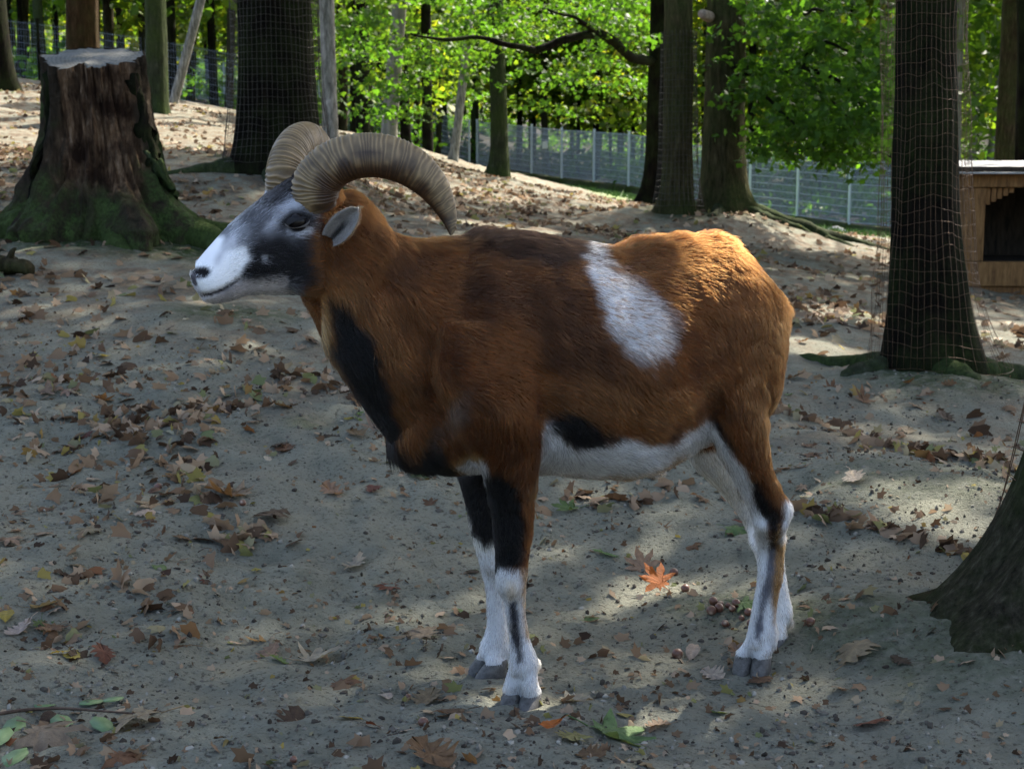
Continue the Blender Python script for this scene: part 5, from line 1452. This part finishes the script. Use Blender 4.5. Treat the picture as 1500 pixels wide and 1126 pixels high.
if True:
    # ---- leaves one can point to in the photograph
    hand = [('maple', 0, 452, 970, .105, 'pale', 'pale tan maple leaf lying flat and alone on the grey soil'), ('maple', 1, 215, 1058, .125, 'tan', 'large folded tan maple leaf beside the leafy twig'), ('maple', 2, 62, 1082, .12, 'tan', 'tan maple leaf lying over the green leaves of the twig'),
            ('beech', 0, 106, 966, .050, 'yellow', 'small yellow leaf touching a red brown curled leaf'), ('oak', 1, 152, 962, .062, 'red', 'red brown curled leaf touching a small yellow leaf'),
            ('maple', 3, 340, 742, .11, 'brown', 'brown maple leaf on top of a small heap of dry leaves'), ('maple', 4, 345, 768, .09, 'tan', 'tan maple leaf at the edge of a small heap of dry leaves'), ('oak', 2, 400, 792, .12, 'dark', 'dark decaying oak leaf pressed under the small heap'),
            ('oak', 3, 520, 830, .075, 'pale', 'pale curled oak leaf with a bright upper edge'), ('maple', 5, 968, 866, .085, 'orange', 'glowing orange maple leaf standing up in a sunny patch under the ram'),
            ('maple', 6, 885, 1070, .125, 'green', 'fresh green maple leaf in front of the ram\'s forefoot'), ('oak', 4, 842, 1083, .075, 'olive', 'yellow green lobed leaf tucked under a green maple leaf'), ('beech', 1, 806, 1067, .040, 'orange', 'small orange brown leaf between the forefoot and the green leaves'),
            ('maple', 7, 625, 935, .11, 'tan', 'tan maple leaf behind the far forefoot'), ('oak', 5, 1255, 957, .11, 'tan', 'long curled tan leaf before the mossy root'), ('oak', 6, 1318, 972, .045, 'dark', 'small dark crumpled leaf beside the trunk foot'), ('beech', 2, 1016, 958, .05, 'pale', 'small pale leaf next to a single nut'),
            ('oak', 7, 546, 730, .06, 'red', 'red brown upturned oak leaf on bare soil'), ('maple', 8, 612, 716, .07, 'green', 'pale green maple leaf beneath the ram\'s chest'), ('maple', 0, 840, 748, .085, 'green', 'sunlit green maple leaf under the belly'), ('maple', 1, 1086, 885, .07, 'green', 'green maple leaf beside the heap of nuts'),
            ('maple', 2, 1070, 780, .07, 'green', 'green maple leaf before the far hind leg'), ('beech', 3, 868, 910, .04, 'green', 'small oval green leaf alone between fore and hind feet'), ('oak', 8, 630, 1108, .09, 'brown', 'broad brown leaf in front of the forefeet'), ('maple', 3, 1450, 835, .06, 'orange', 'rusty leaf lying against the trunk foot'),
            ('beech', 4, 1246, 760, .06, 'olive', 'yellow green leaf in the sunny streak behind the hind leg'), ('oak', 0, 1290, 775, .10, 'brown', 'brown leaf heaped along the sunny streak'), ('maple', 4, 30, 420, .16, 'brown', 'brown leaf against the broken piece of wood'), ('beech', 5, 375, 838, .035, 'yellow', 'small bright yellow green leaf alone on grey soil'), ('beech', 6, 10, 916, .05, 'yellow', 'yellow leaf lying farther off than the leafy twig')]
    for kd, vr, px, py, sz, cl, lb in hand:
        p = at_z(px, py, 0.0)
        for _ in range(4): p = at_z(px, py, gz(p[0], p[1]))
        o = put_leaf(kd, vr, p[0], p[1], sz, cl, label=lb, tilt=.10, lift=.006, thick=1.2)
        if px == 968:
            o.rotation_mode = 'XYZ'; o.rotation_euler = (R(38), R(-16), R(35)); o.location.z += .012
    # ---- other leaves lying singly
    g = np.random.default_rng(91); cnt = 0
    cand = np.column_stack([g.uniform(-60, 1560, 2600), 455 + 690 * g.random(2600)]); rr_ = np.array([ray(*q) for q in cand]); zc = np.zeros(2600)
    for _ in range(5):
        cw = CAM + rr_ * ((zc - CAM[2]) / rr_[:, 2])[:, None]; zc = np.clip(height(cw[:, 0], cw[:, 1]), -.3, .6)
    for p in cw:
        if cnt >= 268: break
        if p[1] > 7.5 or p[1] < 1.5: continue
        dens = .10 + .55 * sstep(2.9, 5.0, p[1]) + .35 * sstep(.1, .6, vnoise(np.array([p[0] * 2.2, p[1] * 2.2, 1.0]), 5))
        if g.random() > dens: continue
        kd = str(g.choice(['maple', 'oak', 'beech'], p=[.35, .35, .30])); cl = str(g.choice(['tan', 'brown', 'dark', 'red', 'yellow', 'green', 'pale'], p=[.27, .30, .12, .07, .04, .10, .10]))
        sz = dict(maple=.080, oak=.074, beech=.048)[kd] * g.uniform(.5, 1.15)
        put_leaf(kd, int(g.integers(9)), p[0], p[1], sz, cl, tilt=.2, label='%s %s leaf among others scattered on the trodden grey soil' % (dict(tan='dry tan', brown='dry brown', dark='dark rotting', red='red brown', yellow='yellowed', green='fallen green', pale='bleached pale')[cl], kd), group='%s %s leaves on the soil' % (cl, kd), lift=float(g.choice([.005, .002, -.003])))
        cnt += 1
    SCRAP = np.array([(0, 0), (.3, .1), (.22, .32), (.42, .5), (.12, .62), (.1, 1.0), (-.18, .7), (-.34, .75), (-.25, .4), (-.4, .15)])
    # ---- leaf litter beyond, and leaf scraps among the soil: one mass
    g = np.random.default_rng(92)
    def scatter(n, fy, fx, dens):
        out = []
        while sum(len(q) for q in out) < n:
            y = fy(g, 6000); x = fx(g, y); k = g.random(len(y)) < dens(x, y); out.append(np.column_stack([x, y])[k])
        return np.vstack(out)[:n]
    def litter(name, label, XY, size, mats, outl, flat, zl=.008):
        z = height(XY[:, 0], XY[:, 1]) + zl
        C = np.column_stack([XY, z]); V, F, t = leaf_cloud(C, size, outl, flat, g)
        me = mesh_from(name, V, F, False); a = me.attributes.new('tint', 'FLOAT', 'POINT'); a.data.foreach_set('value', np.repeat(g.random(len(C)), len(outl)).astype(np.float32))
        o = obj(name, me, mats); tag(o, label, 'leaves', kind='stuff')
    k = NT('litter_tissue')
    c = k.ramp(k.attr('tint', 'Fac'), [(0, (.035, .022, .014)), (.25, (.11, .066, .037)), (.5, (.21, .14, .085)), (.8, (.34, .255, .175)), (.9, (.12, .14, .06)), (.96, (.26, .21, .06)), (1, (.16, .06, .028))])
    k.base(c, .75, .15); tr = k.n('BsdfTranslucent'); k.l(c, tr.inputs['Color']); mx = k.n('MixShader'); mx.inputs[0].default_value = .3; k.l(k.b.outputs[0], mx.inputs[1]); k.l(tr.outputs[0], mx.inputs[2]); k.l(mx.outputs[0], k.out.inputs['Surface'])
    clumpf = lambda x, y: sstep(-.35, .55, fbm(np.column_stack([x * 1.1, y * 1.1, x * 0]), 3, 88))
    XY = scatter(26000, lambda g, n: 4.0 + 20 * g.random(n) ** 1.25, lambda g, y: g.uniform(-.62, .62, len(y)) * y, lambda x, y: (.12 + .88 * clumpf(x, y)) * (.10 * sstep(3.8, 6.0, y) + .90 * sstep(6.0, 9.0, y)))
    litter('leaf_litter', 'carpet of dry brown leaves covering the slope behind the ram', XY, .064, k.m, LOBED, .52, .008)
    # leaves drifted into lines across the slope
    D = []
    for pts_, nn_, wd_ in [([(0, 395), (120, 430), (260, 500), (400, 545), (560, 575)], 230, 22), ([(60, 480), (220, 545), (380, 580)], 90, 18), ([(0, 350), (150, 400), (300, 430)], 200, 30), ([(1130, 600), (1290, 650), (1420, 675), (1490, 690)], 130, 12), ([(1150, 745), (1280, 770), (1420, 815)], 60, 10), ([(300, 730), (350, 770), (430, 795)], 40, 14), ([(780, 690), (900, 740), (1000, 700)], 36, 20)]:
        A_ = catmull(np.array(pts_, float), 30); A_ = A_[g.integers(0, len(A_), nn_)] + g.normal(0, wd_ * .5, (nn_, 2)) * [1.6, .8]
        rr_ = np.array([ray(*q) for q in A_]); zc = np.zeros(nn_) + .05
        for _ in range(6):
            cw = CAM + rr_ * ((zc - CAM[2]) / np.minimum(rr_[:, 2], -.02))[:, None]; zc = np.clip(height(cw[:, 0], cw[:, 1]), -.3, .6)
        D.append(cw[:, :2])
    litter('leaf_litter', 'dry leaves drifted into lines over the trodden slope', np.vstack(D), .047, k.m, LOBED, .40, .008)
    XY = scatter(4200, lambda g, n: 1.5 + 4.5 * g.random(n), lambda g, y: g.uniform(-.55, .55, len(y)) * y, lambda x, y: .25 + .75 * clumpf(x * 2, y * 2))
    litter('leaf_scraps', 'small torn scraps of leaf and bark trodden into the soil', XY, .016, k.m, SCRAP, .45, .003)
    XY = scatter(900, lambda g, n: 1.8 + 3.4 * g.random(n), lambda g, y: g.uniform(-.5, .5, len(y)) * y, lambda x, y: .05 + .95 * sstep(.2, .8, clumpf(x * 3, y * 3)))
    litter('leaf_scraps', 'broken leaf pieces gathered in shallow hollows of the soil', XY, .032, k.m, SCRAP, .45, .005)
    # ---- crumbs of soil
    bm = bmesh.new(); bmesh.ops.create_icosphere(bm, subdivisions=1, radius=1); ico = np.array([v.co[:] for v in bm.verts]); icf = np.array([[v.index for v in f.verts] for f in bm.faces]); bm.free()
    XY = scatter(10000, lambda g, n: 1.45 + 4.2 * g.random(n) ** 1.2, lambda g, y: g.uniform(-.52, .52, len(y)) * y, lambda x, y: .2 + .8 * sstep(-.3, .5, fbm(np.column_stack([x * 4, y * 4, x * 0]), 3, 89)))
    z = height(XY[:, 0], XY[:, 1]); n = len(XY); s = .0018 + .0052 * g.random(n) ** 3
    V = np.column_stack([XY, z])[:, None] + s[:, None, None] * (ico[None] * g.uniform(.55, 1.35, (n, 1, 3)) + g.normal(0, .16, (n, 12, 3)))
    F = (np.arange(n)[:, None, None] * 12 + icf[None]).reshape(-1, 3)
    me = mesh_from('soil_crumbs', V.reshape(-1, 3), F, False); a = me.attributes.new('tint', 'FLOAT', 'POINT'); a.data.foreach_set('value', np.repeat(g.random(n), 12).astype(np.float32))
    k2 = NT('crumb_soil'); k2.base(k2.ramp(k2.attr('tint', 'Fac'), [(0, (.030, .024, .018)), (.5, (.080, .070, .056)), (.85, (.16, .148, .12)), (1, (.28, .265, .22))]), .95, .1)
    o = obj('soil_crumbs', me, k2.m); tag(o, 'loose crumbs of soil and grit over the trodden ground', 'soil', kind='stuff')
    # ---- round nuts
    nm = NT('nut_shell'); nm.base(nm.mix(nm.attr('scar', 'Fac'), nm.ramp(nm.noise(60, 3, .6, nm.coord()), [(.3, (.055, .022, .012)), (.7, (.16, .070, .040))]), (.36, .26, .18)), .42, .4)
    zz = np.linspace(-1, 1, 11); prof = np.sqrt(np.maximum(0, 1 - zz ** 2)) * np.where(zz > .6, 1 - .25 * (zz - .6), 1)
    st = [np.concatenate([[0, 0, a * (1.05 if a > .9 else .93)], np.array([1, 0, 0]) * max(p_, .02), np.array([0, 1, 0]) * max(p_, .02)]) for a, p_ in zip(zz, prof)]
    v, f = loft(st, 1, 14); nme = mesh_from('nut', v, f); nme.materials.append(nm.m)
    a = nme.attributes.new('scar', 'FLOAT', 'POINT'); a.data.foreach_set('value', sstep(-.72, -.85, v[:, 2]).astype(np.float32))
    nuts = [(1045, 880), (1042, 896), (1055, 895), (1053, 903), (1072, 904), (1086, 908), (1062, 912), (1096, 898), (1078, 893), (1066, 890), (1100, 912)]
    solo = [(987, 838, 'single reddish nut behind the glowing orange leaf'), (1004, 862, 'small nut right beside the glowing orange leaf'), (992, 958, 'lone nut beside a small pale leaf'), (598, 1016, 'lone reddish nut on bare soil before the far forefoot'), (430, 1111, 'reddish nut between the leafy twig and the forefeet'), (1187, 916, 'dark nut behind the hind feet'), (232, 715, 'nut lying on bare soil behind the heap of dry leaves'), (356, 752, 'nut resting on the small heap of dry leaves'), (620, 1058, 'nut half sunk in the soil near the forefoot')]
    for px, py, lb, gp in [(x, y, 'round brown nut in the loose heap by the hind foot', 'nuts heaped by the hind foot') for x, y in nuts] + [(*q, None) for q in solo]:
        p = at_z(px, py + 5, 0.0)
        for _ in range(4): p = at_z(px, py + 5, gz(p[0], p[1]))
        o = bpy.data.objects.new('nut', nme); COL.objects.link(o); s_ = .0092 * rng.uniform(.62, 1.2)
        o.location = (p[0], p[1], gz(p[0], p[1]) + s_ * .75); o.scale = (s_,) * 3; o.rotation_euler = tuple(rng.uniform(0, 6.28, 3)); tag(o, lb, 'nut', gp)
    # ---- leafy twig
    def gpt(px, py, dz=.0):
        p = at_z(px, py, 0.0)
        for _ in range(4): p = at_z(px, py, gz(p[0], p[1]) + dz)
        return p
    base = gpt(0, 1045); r = empty('leafy_twig', tuple(base)); tag(r, 'thin dark twig with green leaflets lying on the soil', 'twig')
    tw = NT('twig_bark'); tw.base(tw.ramp(tw.noise(80, 3, .6, tw.coord()), [(.3, (.03, .018, .012)), (.7, (.09, .06, .042))]), .8, .2)
    P = np.array([gpt(-40, 1052, .02), gpt(30, 1040, .022), gpt(90, 1037, .024), gpt(150, 1041, .02), gpt(205, 1045, .012)]) - base
    v, f = tube(P, np.linspace(.0035, .0014, 5), 6, 4); obj('stem', mesh_from('stem', v, f), tw.m, r)
    gm = NT('green_leaflet'); gm.base(gm.ramp(gm.noise(40, 3, .6, gm.coord()), [(.3, (.06, .11, .04)), (.7, (.12, .19, .08))]), .55, .3)
    for q, (px, py, a, s_) in enumerate([(55, 1034, 70, .06), (85, 1047, -60, .07), (120, 1030, 60, .06), (140, 1050, -50, .065), (155, 1026, 65, .05), (25, 1050, -80, .07), (10, 1066, -100, .08), (35, 1096, -110, .07)]):
        p = gpt(px, py, .012) - base; ob = OVAL - [0, .1]
        v = np.column_stack([ob[:, 0] * .8, ob[:, 1], -.35 * ob[:, 0] ** 2 - .2 * ob[:, 1] ** 2]) * s_; c_, s2 = math.cos(R(a - 90)), math.sin(R(a - 90)); v = np.column_stack([v[:, 0] * c_ - v[:, 1] * s2, v[:, 0] * s2 + v[:, 1] * c_, v[:, 2]]) + p
        lo = mesh_from('leaflet', np.vstack([v, v - [0, 0, .0006]]), [list(range(8)), list(range(15, 7, -1))] + [[q_, q_ + 8, (q_ + 1) % 8 + 8, (q_ + 1) % 8] for q_ in range(8)]); obj('leaflet', lo, gm.m, r)
    def twig(pts, r0, label):
        P = np.array([gpt(*q) for q in pts]); b = P[0].copy(); r = empty('bare_twig', tuple(b)); tag(r, label, 'twig')
        v, f = tube(P - b, np.linspace(r0, r0 * .5, len(P)), 6, 4); obj('stem', mesh_from('stem', v, f), tw.m, r)
        m_ = P[len(P) // 2] - b; v, f = tube(np.array([m_, m_ + [.02, .01, .012], m_ + [.035, .018, .010]]), [r0 * .6, r0 * .45, r0 * .2], 5, 2); obj('side_shoot', mesh_from('side_shoot', v, f), tw.m, r)
    twig([(1150, 950, .006), (1180, 948, .008), (1215, 950, .006), (1240, 949, .004)], .003, 'thin bare twig behind the hind feet')
    twig([(262, 800, .004), (285, 812, .006), (310, 818, .004)], .0022, 'bent bare twig beside the heap of dry leaves')
    twig([(1175, 455, .01), (1215, 470, .015), (1260, 482, .01)], .006, 'straight bare stick on the slope behind the rump')
    # ---- grass tufts by the fence
    g = np.random.default_rng(93)
    XY = scatter(9000, lambda g, n: 21 + 24 * g.random(n), lambda g, y: g.uniform(-.02, .32, len(y)) * y, lambda x, y: sstep(12, 8, FENCE_SIDE(x, y)) * sstep(.3, .9, FENCE_SIDE(x, y)) * sstep(1.5, 2.5, x))
    z = height(XY[:, 0], XY[:, 1]); n = len(XY); h_ = g.uniform(.05, .16, n); a_ = g.uniform(0, 6.28, n); ln = g.normal(0, .05, (n, 2))
    b = np.column_stack([XY, z - .01]); dx = np.column_stack([np.cos(a_), np.sin(a_), a_ * 0]) * .018
    V = np.stack([b - dx, b + dx, b + np.column_stack([ln, h_])], 1).reshape(-1, 3); me = mesh_from('grass', V, np.arange(3 * n).reshape(-1, 3), False)
    gk = NT('grass_blade'); gk.base((.075, .135, .03), .6, .2); tag(obj('grass', me, gk.m), 'short green grass in front of the fence footing', 'grass', kind='stuff')
